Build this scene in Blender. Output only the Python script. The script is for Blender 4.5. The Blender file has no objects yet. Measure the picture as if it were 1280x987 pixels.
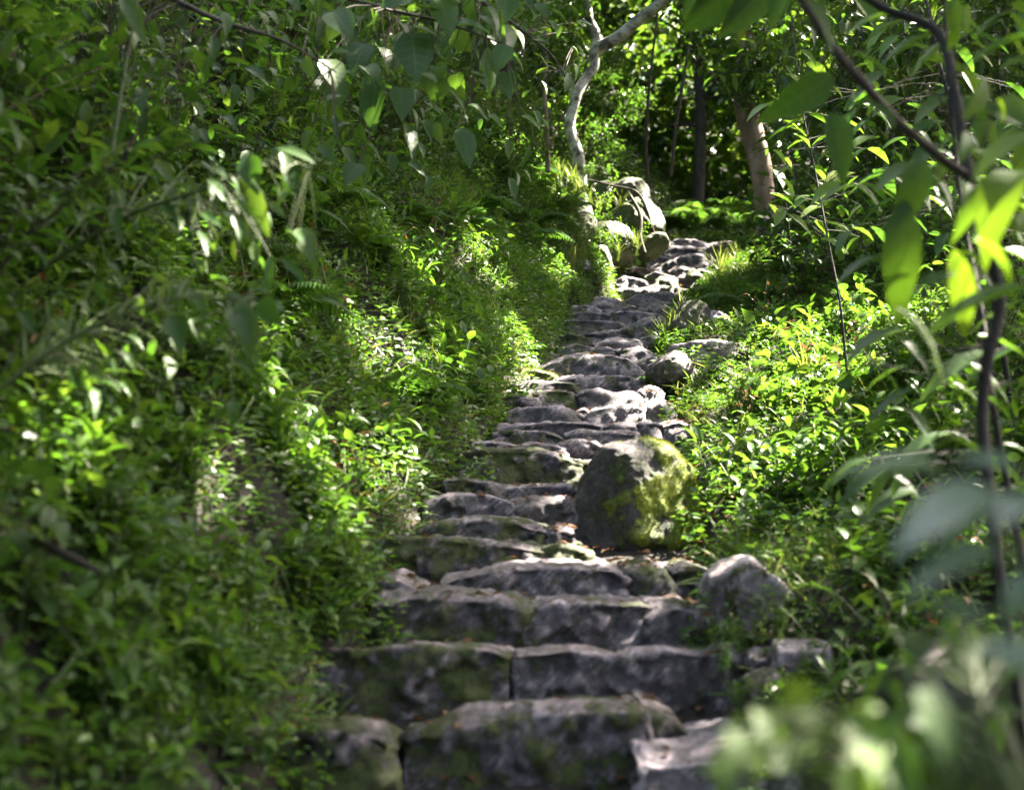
import bpy, bmesh, math, random
import numpy as np
from mathutils import Vector, noise

SC = bpy.context.scene
COL = SC.collection
RNG = np.random.RandomState(7)
random.seed(7)

# ------------------------------------------------------------------ camera geometry
F = 1777.0                      # focal length in photo pixels (50 mm on 36 mm)
TH = math.atan(0.15)            # camera pitched up 8.5 degrees
CT, ST = math.cos(TH), math.sin(TH)

def at(px, py, d):
    """World point at forward distance d seen at photo pixel (px, py); the camera is at the origin."""
    u = (px - 640.0) / F
    v = (493.5 - py) / F
    ry = CT - ST * v
    k = d / ry
    return Vector((u * k, d, (ST + CT * v) * k))

def tan_el(py):
    v = (493.5 - py) / F
    return (ST + CT * v) / (CT - ST * v)

def dist(py):
    """Depth of the stair nosing seen at photo row py (stairs rise at 20 degrees)."""
    return 0.36 * 5.6 / (0.36 - tan_el(py))

# ------------------------------------------------------------------ terrain
EDGE_Y = np.array([0.0, 3.0, 4.4, 5.2, 5.7, 6.4, 7.1, 8.1, 9.0, 10.0, 11.0, 12.3, 14.0, 15.3, 17.0, 21.7, 25.0, 50.0])
LPX = np.array([0, 0, 345, 400, 465, 463, 525, 572, 621, 626, 660, 695, 705, 762, 770, 815])
RPX = np.array([0, 0, 985, 936, 880, 880, 880, 870, 860, 840, 830, 830, 850, 875, 900, 938])
LX = [-0.75, -0.78] + [(p - 640) / F * y for p, y in zip(LPX[2:], EDGE_Y[2:16])] + [3.0, 6.0]
RX = [0.85, 0.85] + [(p - 640) / F * y for p, y in zip(RPX[2:], EDGE_Y[2:16])] + [4.6, 8.0]

def xl(y): return np.interp(y, EDGE_Y, LX)
def xr(y): return np.interp(y, EDGE_Y, RX)

def zstair(y):
    y = np.asarray(y, float)
    return np.interp(y, [-10, 21.9, 24.5, 80], [0.36 * -15.6, 0.36 * 16.3, 0.36 * 16.3 + .5, 0.36 * 16.3 + .5 + .44 * 55.5])

def vnoise(x, y, s, seed=0.0):
    """cheap smooth pseudo noise, vectorised"""
    x = x * s + seed * 1.37; y = y * s - seed * 2.11
    return (np.sin(x * 1.3 + 1.7 * np.sin(y * 0.9)) + np.sin(y * 1.7 + 1.3 * np.sin(x * 1.1 + 2.0))
            + 0.5 * np.sin(2.9 * x + 2.3 * y + seed)) / 2.5

def ground_z(x, y):
    x = np.asarray(x, float); y = np.asarray(y, float)
    zs = zstair(y)
    u = np.maximum(xl(y) - x, 0.0)
    v = np.maximum(x - xr(y), 0.0)
    hl = np.where(u < 2.2, 1.15 * u, 2.53 + 0.75 * (u - 2.2))
    hl = np.minimum(hl, 3.6 + 0.25 * u)
    hr = 0.16 * v + 0.05 * v * v / (1 + 0.3 * v)
    hr = np.minimum(hr, 2.5)
    inside = (u <= 0) & (v <= 0)
    z = zs - 0.26 + np.where(u > 0, np.minimum(u * 3, 0.2) + hl, 0) + np.where(v > 0, np.minimum(v * 2, 0.16) + hr, 0)
    out = np.minimum(np.maximum(u, v) * 2.0, 1.0)
    z = z + np.minimum(u, 1.0) * .16 * vnoise(x, y, 1.3, 9.0) + out * (0.11 * vnoise(x, y, 2.2) + 0.05 * vnoise(x, y, 6.0, 3.0)) + 0.02 * vnoise(x, y, 9.0, 5.0)
    return z

def gz(x, y): return float(ground_z(x, y))

def hit(px, py, lift=.08):
    """depth at which the line of sight through a photo pixel meets the planted ground"""
    for d in np.arange(2.5, 30, .06):
        p = at(px, py, d)
        if p.z < gz(p.x, p.y) + lift: return float(d)
    return 30.0

# ------------------------------------------------------------------ mesh helpers
def link(name, me, parent=None, mat=None):
    o = bpy.data.objects.new(name, me)
    COL.objects.link(o)
    if parent is not None: o.parent = parent
    if mat is not None: me.materials.append(mat)
    return o

def empty(name, loc, label, cat, group=None, rz=0.0):
    o = bpy.data.objects.new(name, None)
    o.empty_display_size = 0.05
    COL.objects.link(o)
    o.location = loc
    o.rotation_euler = (0, 0, rz)
    tag(o, label, cat, group)
    return o

def tag(o, label=None, cat=None, group=None, kind=None):
    if label: o['label'] = label
    if cat: o['category'] = cat
    if group: o['group'] = group
    if kind: o['kind'] = kind
    return o

def np_mesh(name, V, Q, rnd=None, smooth=True, tv=None):
    """V (n,3), Q (m,4) quads -> mesh, with a float point attribute rnd (per-leaf tint) and tv (place across / along the leaf)."""
    me = bpy.data.meshes.new(name)
    n, m = len(V), len(Q)
    me.vertices.add(n); me.vertices.foreach_set('co', np.ascontiguousarray(V, np.float32).ravel())
    me.loops.add(m * 4); me.loops.foreach_set('vertex_index', np.ascontiguousarray(Q, np.int32).ravel())
    me.polygons.add(m)
    me.polygons.foreach_set('loop_start', np.arange(0, m * 4, 4, dtype=np.int32))
    me.polygons.foreach_set('loop_total', np.full(m, 4, np.int32))
    me.polygons.foreach_set('use_smooth', np.full(m, smooth, bool))
    if rnd is not None:
        a = me.attributes.new('rnd', 'FLOAT', 'POINT'); a.data.foreach_set('value', np.ascontiguousarray(rnd, np.float32))
    if tv is not None:
        a = me.attributes.new('leafuv', 'FLOAT_VECTOR', 'POINT'); a.data.foreach_set('vector', np.ascontiguousarray(tv, np.float32).ravel())
    me.update(calc_edges=True)
    return me

def strip(ts, ws, droop=0.25, fold=0.35):
    """leaf template of length 1 along +Y, normal +Z, three points per row"""
    V, T = [], []
    for t, w in zip(ts, ws):
        z = -droop * t * t
        y = t * (1 - 0.12 * droop * t)
        V += [(-w, y, z + fold * w), (0, y, z), (w, y, z + fold * w)]
        T += [(-1, t, w), (0, t, w), (1, t, w)]
    Q = []
    for i in range(len(ts) - 1):
        a = 3 * i; b = a + 3
        Q += [(a, a + 1, b + 1, b), (a + 1, a + 2, b + 2, b + 1)]
    return np.array(V, float), np.array(Q), np.array(T, float)

def diamond(w=0.22, droop=0.2, fold=0.3):
    V = np.array([(0, 0, 0), (w, .42, fold * w), (0, 1, -droop), (0, .45, -droop * .2), (-w, .42, fold * w)], float)
    T = np.array([(0, 0, 0), (1, .42, w), (0, 1, 0), (0, .45, w), (-1, .42, w)], float)
    return V, np.array([(0, 1, 2, 3), (0, 3, 2, 4)]), T

def blade(droop=0.5, w=0.03):
    V, T = [], []
    for t, ww in ((0, w), (.35, w * .95), (.7, w * .7), (1, w * .08)):
        z = -droop * t * t
        V += [(-ww, t * (1 - .2 * droop * t), z), (ww, t * (1 - .2 * droop * t), z)]
        T += [(-1, t, ww), (1, t, ww)]
    return np.array(V, float), np.array([(0, 1, 3, 2), (2, 3, 5, 4), (4, 5, 7, 6)]), np.array(T, float)

TEMPL = {
    'small': diamond(),
    'round': diamond(0.33, .25, .25),
    'thin': diamond(0.13, .35, .3),
    'lance': strip((0, .12, .35, .65, .88, 1), (.01, .09, .165, .14, .06, .004), .35),
    'oval': strip((0, .1, .32, .6, .85, 1), (.01, .14, .25, .22, .10, .004), .3),
    'broad': strip((0, .04, .2, .45, .7, .88, 1), (.10, .25, .37, .36, .24, .10, .004), .22, .22),
    'long': strip((0, .1, .3, .55, .8, 1), (.008, .05, .095, .10, .06, .003), .5),
    'blade': blade(), 'blade_soft': blade(.9, .022),
}

TEMPL['broad_curl'] = strip((0, .04, .2, .45, .7, .88, 1), (.10, .25, .36, .34, .22, .09, .004), .55, .42)
TEMPL['oval_curl'] = strip((0, .1, .32, .6, .85, 1), (.01, .14, .24, .21, .09, .004), .7, .5)

def unit(a):
    return a / np.maximum(np.linalg.norm(a, axis=-1, keepdims=True), 1e-9)

def scatter(templ, P, Y, N, size, rnd=None, width=None):
    """copies of a leaf template: at P, pointing along Y, face normal near N"""
    V, Q, T = TEMPL[templ]
    P = np.asarray(P, float); n = len(P)
    Y = unit(np.asarray(Y, float)); X = unit(np.cross(Y, np.asarray(N, float))); Z = np.cross(X, Y)
    s = np.broadcast_to(np.asarray(size, float), (n,))[:, None, None]
    wid = 1.0 if width is None else np.asarray(width, float)[:, None, None]
    W = P[:, None, :] + s * (V[None, :, 0:1] * wid * X[:, None, :] + V[None, :, 1:2] * Y[:, None, :] + V[None, :, 2:3] * Z[:, None, :])
    QQ = Q[None] + (np.arange(n) * len(V))[:, None, None]
    if rnd is None: rnd = RNG.rand(n)
    return W.reshape(-1, 3), QQ.reshape(-1, 4), np.repeat(rnd, len(V)), np.tile(T, (n, 1))

class Leaves:
    def __init__(self): self.V, self.Q, self.R, self.T, self.n = [], [], [], [], 0
    def add(self, *a, **k):
        if len(a[1]) == 0: return
        V, Q, R, T = scatter(*a, **k)
        self.V.append(V); self.Q.append(Q + self.n); self.R.append(R); self.T.append(T); self.n += len(V)
    def mesh(self, name):
        return np_mesh(name, np.concatenate(self.V), np.concatenate(self.Q), np.concatenate(self.R), True, np.concatenate(self.T))

class Tubes:
    def __init__(self): self.V, self.Q, self.n = [], [], 0
    def add(self, pts, rads, sides=5, wob=0.0):
        pts = np.asarray(pts, float); m = len(pts)
        rads = np.interp(np.linspace(0, 1, m), np.linspace(0, 1, len(rads)), rads)
        tan = np.gradient(pts, axis=0); tan = unit(tan)
        ref = np.where(np.abs(tan[:, 2:3]) > .9, np.array([[1., 0, 0]]), np.array([[0., 0, 1.]]))
        ref = np.repeat(ref[:1], m, 0) if m else ref
        a = unit(np.cross(tan, ref)); b = np.cross(tan, a)
        ang = np.linspace(0, 2 * math.pi, sides, endpoint=False)
        r = rads[:, None] * (1 + wob * RNG.uniform(-1, 1, (m, sides)))
        R = pts[:, None] + r[:, :, None] * (np.cos(ang)[None, :, None] * a[:, None] + np.sin(ang)[None, :, None] * b[:, None])
        self.V.append(R.reshape(-1, 3))
        q = []
        for i in range(m - 1):
            for j in range(sides):
                k = (j + 1) % sides
                q.append((i * sides + j, i * sides + k, (i + 1) * sides + k, (i + 1) * sides + j))
        self.Q.append(np.array(q) + self.n); self.n += m * sides
    def mesh(self, name):
        return np_mesh(name, np.concatenate(self.V), np.concatenate(self.Q))

def smooth_path(pts, n):
    """Catmull-Rom through pts, n points"""
    P = np.asarray([tuple(p) for p in pts], float)
    P = np.vstack([2 * P[0] - P[1], P, 2 * P[-1] - P[-2]])
    out = []
    m = len(P) - 3
    for t in np.linspace(0, m - 1e-6, n):
        i = int(t); f = t - i
        a, b, c, d = P[i:i + 4]
        out.append(.5 * ((2 * b) + (c - a) * f + (2 * a - 5 * b + 4 * c - d) * f * f + (3 * b - a - 3 * c + d) * f ** 3))
    return np.array(out)

# ------------------------------------------------------------------ materials
def new_mat(name):
    m = bpy.data.materials.new(name); m.use_nodes = True
    nt = m.node_tree; nt.nodes.clear()
    out = nt.nodes.new('ShaderNodeOutputMaterial')
    return m, nt, out

def nd(nt, t, **kw):
    n = nt.nodes.new(t)
    for k, v in kw.items():
        if k in n.inputs: n.inputs[k].default_value = v
        else: setattr(n, k, v)
    return n

def ramp(nt, src, stops):
    r = nt.nodes.new('ShaderNodeValToRGB')
    e = r.color_ramp.elements
    while len(e) < len(stops): e.new(0.5)
    for el, (p, c) in zip(e, stops):
        el.position = p; el.color = tuple(c) + (1.0,)
    nt.links.new(src, r.inputs['Fac'])
    return r

def leaf_material(name, stops, trans, rough=0.38, fac=0.4, veins=False, spec=0.5):
    m, nt, out = new_mat(name)
    L = nt.links.new
    a = nd(nt, 'ShaderNodeAttribute', attribute_name='rnd')
    oi = nd(nt, 'ShaderNodeObjectInfo')
    add = nd(nt, 'ShaderNodeMath', operation='MULTIPLY_ADD'); add.inputs[1].default_value = .3; 
    L(oi.outputs['Random'], add.inputs[0]); 
    sc = nd(nt, 'ShaderNodeMath', operation='MULTIPLY'); sc.inputs[1].default_value = .7
    L(a.outputs['Fac'], sc.inputs[0]); L(sc.outputs[0], add.inputs[2])
    r = ramp(nt, add.outputs[0], stops)
    r2 = ramp(nt, add.outputs[0], [(p, c) for p, c in trans])
    col = r.outputs['Color']
    p = nd(nt, 'ShaderNodeBsdfPrincipled', Roughness=rough)
    p.inputs['Specular IOR Level'].default_value = spec
    if veins:
        u = nd(nt, 'ShaderNodeAttribute', attribute_name='leafuv')
        sx = nd(nt, 'ShaderNodeSeparateXYZ'); L(u.outputs['Vector'], sx.inputs[0])
        ab = nd(nt, 'ShaderNodeMath', operation='ABSOLUTE'); L(sx.outputs[0], ab.inputs[0])
        # side veins: rows slanting towards the tip
        s1 = nd(nt, 'ShaderNodeMath', operation='MULTIPLY_ADD'); s1.inputs[1].default_value = -.16
        L(ab.outputs[0], s1.inputs[0]); L(sx.outputs[1], s1.inputs[2])
        s2 = nd(nt, 'ShaderNodeMath', operation='MULTIPLY'); s2.inputs[1].default_value = 44.0; L(s1.outputs[0], s2.inputs[0])
        s3 = nd(nt, 'ShaderNodeMath', operation='SINE'); L(s2.outputs[0], s3.inputs[0])
        r3 = ramp(nt, s3.outputs[0], [(.86, (0, 0, 0)), (1.0, (.55, .55, .55))])
        r4 = ramp(nt, ab.outputs[0], [(.0, (1, 1, 1)), (.07, (0, 0, 0))])
        mx = nd(nt, 'ShaderNodeMath', operation='MAXIMUM'); L(r3.outputs[0], mx.inputs[0]); L(r4.outputs[0], mx.inputs[1])
        mc = nd(nt, 'ShaderNodeMixRGB'); mc.blend_type = 'MIX'
        mc.inputs['Color2'].default_value = (.16, .22, .07, 1)
        k = nd(nt, 'ShaderNodeMath', operation='MULTIPLY'); k.inputs[1].default_value = .6; L(mx.outputs[0], k.inputs[0])
        L(k.outputs[0], mc.inputs['Fac']); L(col, mc.inputs['Color1']); col = mc.outputs[0]
        b = nd(nt, 'ShaderNodeBump'); b.inputs['Strength'].default_value = .35; b.inputs['Distance'].default_value = .002
        L(mx.outputs[0], b.inputs['Height']); L(b.outputs[0], p.inputs['Normal'])
    L(col, p.inputs['Base Color'])
    t = nd(nt, 'ShaderNodeBsdfTranslucent'); L(r2.outputs[0], t.inputs['Color'])
    mix = nd(nt, 'ShaderNodeMixShader'); mix.inputs[0].default_value = fac
    L(p.outputs[0], mix.inputs[1]); L(t.outputs[0], mix.inputs[2]); L(mix.outputs[0], out.inputs['Surface'])
    return m

G = lambda *c: c
M = {}
M['herb'] = leaf_material('herb_leaf', [(0, (.032, .070, .016)), (.5, (.052, .120, .018)), (.85, (.085, .155, .024)), (.97, (.12, .15, .035)), (1, (.14, .085, .035))],
                          [(0, (.08, .19, .018)), (.6, (.14, .32, .02)), (.97, (.21, .33, .03)), (1, (.22, .15, .04))], .38, .37)
M['shrub'] = leaf_material('shrub_leaf', [(0, (.018, .055, .014)), (.5, (.036, .092, .016)), (.88, (.06, .115, .022)), (.97, (.09, .12, .03)), (1, (.13, .08, .035))],
                           [(0, (.05, .14, .014)), (.6, (.10, .24, .02)), (.97, (.18, .28, .025)), (1, (.2, .13, .04))], .46, .36, spec=.28)
M['near'] = leaf_material('near_leaf', [(0, (.018, .05, .014)), (.6, (.035, .085, .018)), (1, (.075, .13, .02))],
                         [(0, (.06, .2, .012)), (1, (.24, .40, .02))], .55, .42, veins=True, spec=.25)
M['broad'] = leaf_material('broad_leaf', [(0, (.022, .06, .02)), (.6, (.038, .09, .024)), (1, (.07, .13, .025))],
                           [(0, (.06, .17, .016)), (1, (.18, .31, .025))], .44, .36, veins=True, spec=.28)
M['pale'] = leaf_material('pale_sheen_leaf', [(0, (.07, .13, .095)), (.6, (.085, .15, .10)), (1, (.07, .14, .02))],
                          [(0, (.1, .22, .08)), (1, (.25, .38, .03))], .3, .3, veins=True, spec=.8)  # pale sky sheen is put into the base colour
M['moss'] = leaf_material('moss_leaf', [(0, (.05, .075, .008)), (.6, (.10, .125, .012)), (1, (.17, .17, .02))],
                          [(0, (.12, .17, .01)), (1, (.26, .28, .02))], .7, .3, spec=.2)
M['grass'] = leaf_material('grass_blade', [(0, (.06, .11, .02)), (.6, (.10, .16, .03)), (.9, (.16, .19, .05)), (1, (.28, .24, .11))],
                           [(0, (.12, .24, .02)), (1, (.36, .38, .08))], .5, .35)
M['forest'] = leaf_material('forest_leaf', [(0, (.016, .045, .010)), (.5, (.034, .08, .014)), (.9, (.065, .12, .018)), (1, (.12, .14, .03))],
                            [(0, (.05, .14, .014)), (.6, (.12, .26, .02)), (1, (.22, .32, .03))], .36, .34)
M['dead'] = leaf_material('dead_leaf', [(0, (.06, .03, .015)), (.5, (.14, .065, .03)), (1, (.26, .15, .075))],
                          [(0, (.12, .05, .02)), (1, (.3, .16, .06))], .7, .25, spec=.25)
M['stem'] = None

def simple(name, stops, scale=8, rough=.8, bump=.4, stretch=(1, 1, 1), detail=8):
    m, nt, out = new_mat(name); L = nt.links.new
    tc = nd(nt, 'ShaderNodeTexCoord'); mp = nd(nt, 'ShaderNodeMapping'); mp.inputs['Scale'].default_value = stretch
    L(tc.outputs['Object'], mp.inputs[0])
    n = nd(nt, 'ShaderNodeTexNoise', Scale=scale, Detail=detail, Roughness=.62); L(mp.outputs[0], n.inputs['Vector'])
    r = ramp(nt, n.outputs['Fac'], stops)
    p = nd(nt, 'ShaderNodeBsdfPrincipled', Roughness=rough)
    L(r.outputs[0], p.inputs['Base Color'])
    b = nd(nt, 'ShaderNodeBump'); b.inputs['Strength'].default_value = bump; b.inputs['Distance'].default_value = .02
    L(n.outputs['Fac'], b.inputs['Height']); L(b.outputs[0], p.inputs['Normal']); L(p.outputs[0], out.inputs['Surface'])
    return m

M['stem'] = simple('green_stem', [(.3, (.04, .07, .02)), (.7, (.09, .12, .04))], 20, .6, .1)
M['twig'] = simple('brown_twig', [(.3, (.025, .018, .012)), (.7, (.075, .055, .038))], 30, .75, .3)
M['twig_dark'] = simple('dark_twig', [(.3, (.010, .008, .006)), (.7, (.03, .023, .017))], 30, .8, .3)
M['bark_dark'] = simple('dark_bark', [(.3, (.02, .016, .012)), (.6, (.06, .048, .036)), (.8, (.10, .085, .06))], 14, .85, .6, (1, 1, .3))
M['bark_brown'] = simple('brown_bark', [(.3, (.07, .045, .028)), (.52, (.20, .14, .095)), (.72, (.36, .30, .23))], 7, .85, .7, (1, 1, .35))
M['bark_white'] = simple('white_bark', [(.38, (.04, .034, .028)), (.46, (.22, .19, .15)), (.56, (.46, .43, .38)), (.72, (.66, .63, .58))], 6, .75, .9, (1, 1, 1.1))
M['soil'] = simple('soil', [(.3, (.006, .005, .004)), (.55, (.017, .013, .009)), (.75, (.032, .026, .016))], 5, .95, .8)
M['root'] = simple('root_bark', [(.3, (.05, .04, .028)), (.6, (.17, .145, .10)), (.8, (.26, .23, .16))], 12, .8, .6, (1, 1, 1))

def stone_material():
    m, nt, out = new_mat('weathered_stone'); L = nt.links.new
    tc = nd(nt, 'ShaderNodeTexCoord'); oi = nd(nt, 'ShaderNodeObjectInfo')
    off = nd(nt, 'ShaderNodeVectorMath', operation='MULTIPLY_ADD'); off.inputs[1].default_value = (37, 53, 71)
    cmb = nd(nt, 'ShaderNodeCombineXYZ')
    for i in range(3): L(oi.outputs['Random'], cmb.inputs[i])
    L(cmb.outputs[0], off.inputs[0]); L(tc.outputs['Object'], off.inputs[2])
    vec = off.outputs[0]
    n1 = nd(nt, 'ShaderNodeTexNoise', Scale=3.2, Detail=10, Roughness=.68); L(vec, n1.inputs['Vector'])
    n2 = nd(nt, 'ShaderNodeTexNoise', Scale=42, Detail=10, Roughness=.75); L(vec, n2.inputs['Vector'])
    mp = nd(nt, 'ShaderNodeMapping'); mp.inputs['Scale'].default_value = (13, 13, 1.6); L(vec, mp.inputs[0])
    n3 = nd(nt, 'ShaderNodeTexNoise', Scale=1, Detail=5, Roughness=.6); L(mp.outputs[0], n3.inputs['Vector'])   # run-off streaks
    sepc = nd(nt, 'ShaderNodeSeparateColor'); L(oi.outputs['Color'], sepc.inputs[0])                            # r moss, g tone, b warmth
    geo = nd(nt, 'ShaderNodeNewGeometry'); sn = nd(nt, 'ShaderNodeSeparateXYZ'); L(geo.outputs['Normal'], sn.inputs[0])
    base = ramp(nt, n1.outputs['Fac'], [(.26, (.058, .050, .058)), (.46, (.085, .075, .086)), (.62, (.118, .106, .118)), (.80, (.18, .167, .175))])
    fine = ramp(nt, n2.outputs['Fac'], [(.32, (.5, .49, .5)), (.5, (1, 1, 1)), (.68, (1.45, 1.42, 1.42))])
    m1 = nd(nt, 'ShaderNodeMixRGB', blend_type='MULTIPLY'); m1.inputs[0].default_value = 1
    L(base.outputs[0], m1.inputs[1]); L(fine.outputs[0], m1.inputs[2])
    st = ramp(nt, n3.outputs['Fac'], [(.35, (.62, .6, .62)), (.55, (1, 1, 1)), (.72, (1.75, 1.72, 1.78))])
    m2 = nd(nt, 'ShaderNodeMixRGB', blend_type='MULTIPLY'); m2.inputs[0].default_value = .8
    L(m1.outputs[0], m2.inputs[1]); L(st.outputs[0], m2.inputs[2])
    # rubbed edges are pale
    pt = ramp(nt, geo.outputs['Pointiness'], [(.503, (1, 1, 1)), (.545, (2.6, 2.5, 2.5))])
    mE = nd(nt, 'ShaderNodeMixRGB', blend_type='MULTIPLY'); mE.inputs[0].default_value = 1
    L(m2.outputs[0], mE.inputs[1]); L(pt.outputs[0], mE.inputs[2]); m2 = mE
    # pale lichen specks and dark pits
    vo = nd(nt, 'ShaderNodeTexVoronoi', Scale=38); L(vec, vo.inputs['Vector'])
    vr = ramp(nt, vo.outputs['Distance'], [(.10, (1.7, 1.7, 1.65)), (.3, (1, 1, 1)), (.62, (1, 1, 1)), (.85, (.45, .45, .45))])
    mV = nd(nt, 'ShaderNodeMixRGB', blend_type='MULTIPLY'); mV.inputs[0].default_value = .45
    L(m2.outputs[0], mV.inputs[1]); L(vr.outputs[0], mV.inputs[2]); m2 = mV
    # tops paler: tread wear, plus light from above put into the colour
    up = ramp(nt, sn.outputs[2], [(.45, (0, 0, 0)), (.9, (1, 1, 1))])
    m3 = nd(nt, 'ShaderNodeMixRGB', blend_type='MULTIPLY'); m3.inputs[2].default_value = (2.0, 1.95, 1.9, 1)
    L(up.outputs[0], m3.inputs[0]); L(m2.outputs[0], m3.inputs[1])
    m4 = nd(nt, 'ShaderNodeMixRGB', blend_type='MULTIPLY'); m4.inputs[0].default_value = 1
    tone = nd(nt, 'ShaderNodeMath', operation='MULTIPLY'); tone.inputs[1].default_value = 1.7; L(sepc.outputs[1], tone.inputs[0])
    L(m3.outputs[0], m4.inputs[1]); L(tone.outputs[0], m4.inputs[2])
    m5 = nd(nt, 'ShaderNodeMixRGB', blend_type='MULTIPLY'); m5.inputs[2].default_value = (1.12, 1.0, .78, 1)
    L(sepc.outputs[2], m5.inputs[0]); L(m4.outputs[0], m5.inputs[1])
    # moss in patches
    n4 = nd(nt, 'ShaderNodeTexNoise', Scale=6.5, Detail=10, Roughness=.72)
    o2 = nd(nt, 'ShaderNodeVectorMath', operation='ADD'); o2.inputs[1].default_value = (9.1, 3.3, 5.7); L(vec, o2.inputs[0]); L(o2.outputs[0], n4.inputs['Vector'])
    ms = nd(nt, 'ShaderNodeMath', operation='MULTIPLY_ADD'); ms.inputs[1].default_value = .30; L(sepc.outputs[0], ms.inputs[0]); L(n4.outputs['Fac'], ms.inputs[2])
    am = nd(nt, 'ShaderNodeAttribute', attribute_name='mossy')
    m7 = nd(nt, 'ShaderNodeMath', operation='MULTIPLY_ADD'); m7.inputs[1].default_value = .34; L(am.outputs['Fac'], m7.inputs[0]); L(ms.outputs[0], m7.inputs[2]); ms = m7
    mm = ramp(nt, ms.outputs[0], [(.61, (0, 0, 0)), (.69, (1, 1, 1))])
    mcol = ramp(nt, n2.outputs['Fac'], [(.3, (.014, .022, .004)), (.5, (.04, .056, .008)), (.7, (.09, .105, .014))])
    mb = nd(nt, 'ShaderNodeMixRGB', blend_type='MULTIPLY'); mb.inputs[2].default_value = (3.6, 3.5, 2.0, 1); L(am.outputs['Fac'], mb.inputs[0]); L(mcol.outputs[0], mb.inputs[1])
    m6 = nd(nt, 'ShaderNodeMixRGB'); L(mm.outputs[0], m6.inputs[0]); L(m5.outputs[0], m6.inputs[1]); L(mb.outputs[0], m6.inputs[2])
    p = nd(nt, 'ShaderNodeBsdfPrincipled'); L(m6.outputs[0], p.inputs['Base Color'])
    rr = nd(nt, 'ShaderNodeMath', operation='MULTIPLY_ADD'); rr.inputs[1].default_value = .35; rr.inputs[2].default_value = .48
    L(n1.outputs['Fac'], rr.inputs[0])
    L(rr.outputs[0], p.inputs['Roughness'])
    h1 = nd(nt, 'ShaderNodeMath', operation='MULTIPLY_ADD'); h1.inputs[1].default_value = .45; L(n2.outputs['Fac'], h1.inputs[0]); L(n1.outputs['Fac'], h1.inputs[2])
    h2 = nd(nt, 'ShaderNodeMath', operation='MULTIPLY_ADD'); h2.inputs[1].default_value = .35; L(mm.outputs[0], h2.inputs[0]); L(h1.outputs[0], h2.inputs[2])
    b = nd(nt, 'ShaderNodeBump'); b.inputs['Strength'].default_value = .9; b.inputs['Distance'].default_value = .035
    L(h2.outputs[0], b.inputs['Height']); L(b.outputs[0], p.inputs['Normal'])
    L(p.outputs[0], out.inputs['Surface'])
    return m
M['stone'] = stone_material()

# ------------------------------------------------------------------ stones
def fb(v, s, seed):
    return noise.fractal(Vector((v[0] * s + seed, v[1] * s + seed * .7, v[2] * s - seed)), 0.9, 2.0, 4, noise_basis='PERLIN_ORIGINAL')

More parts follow.
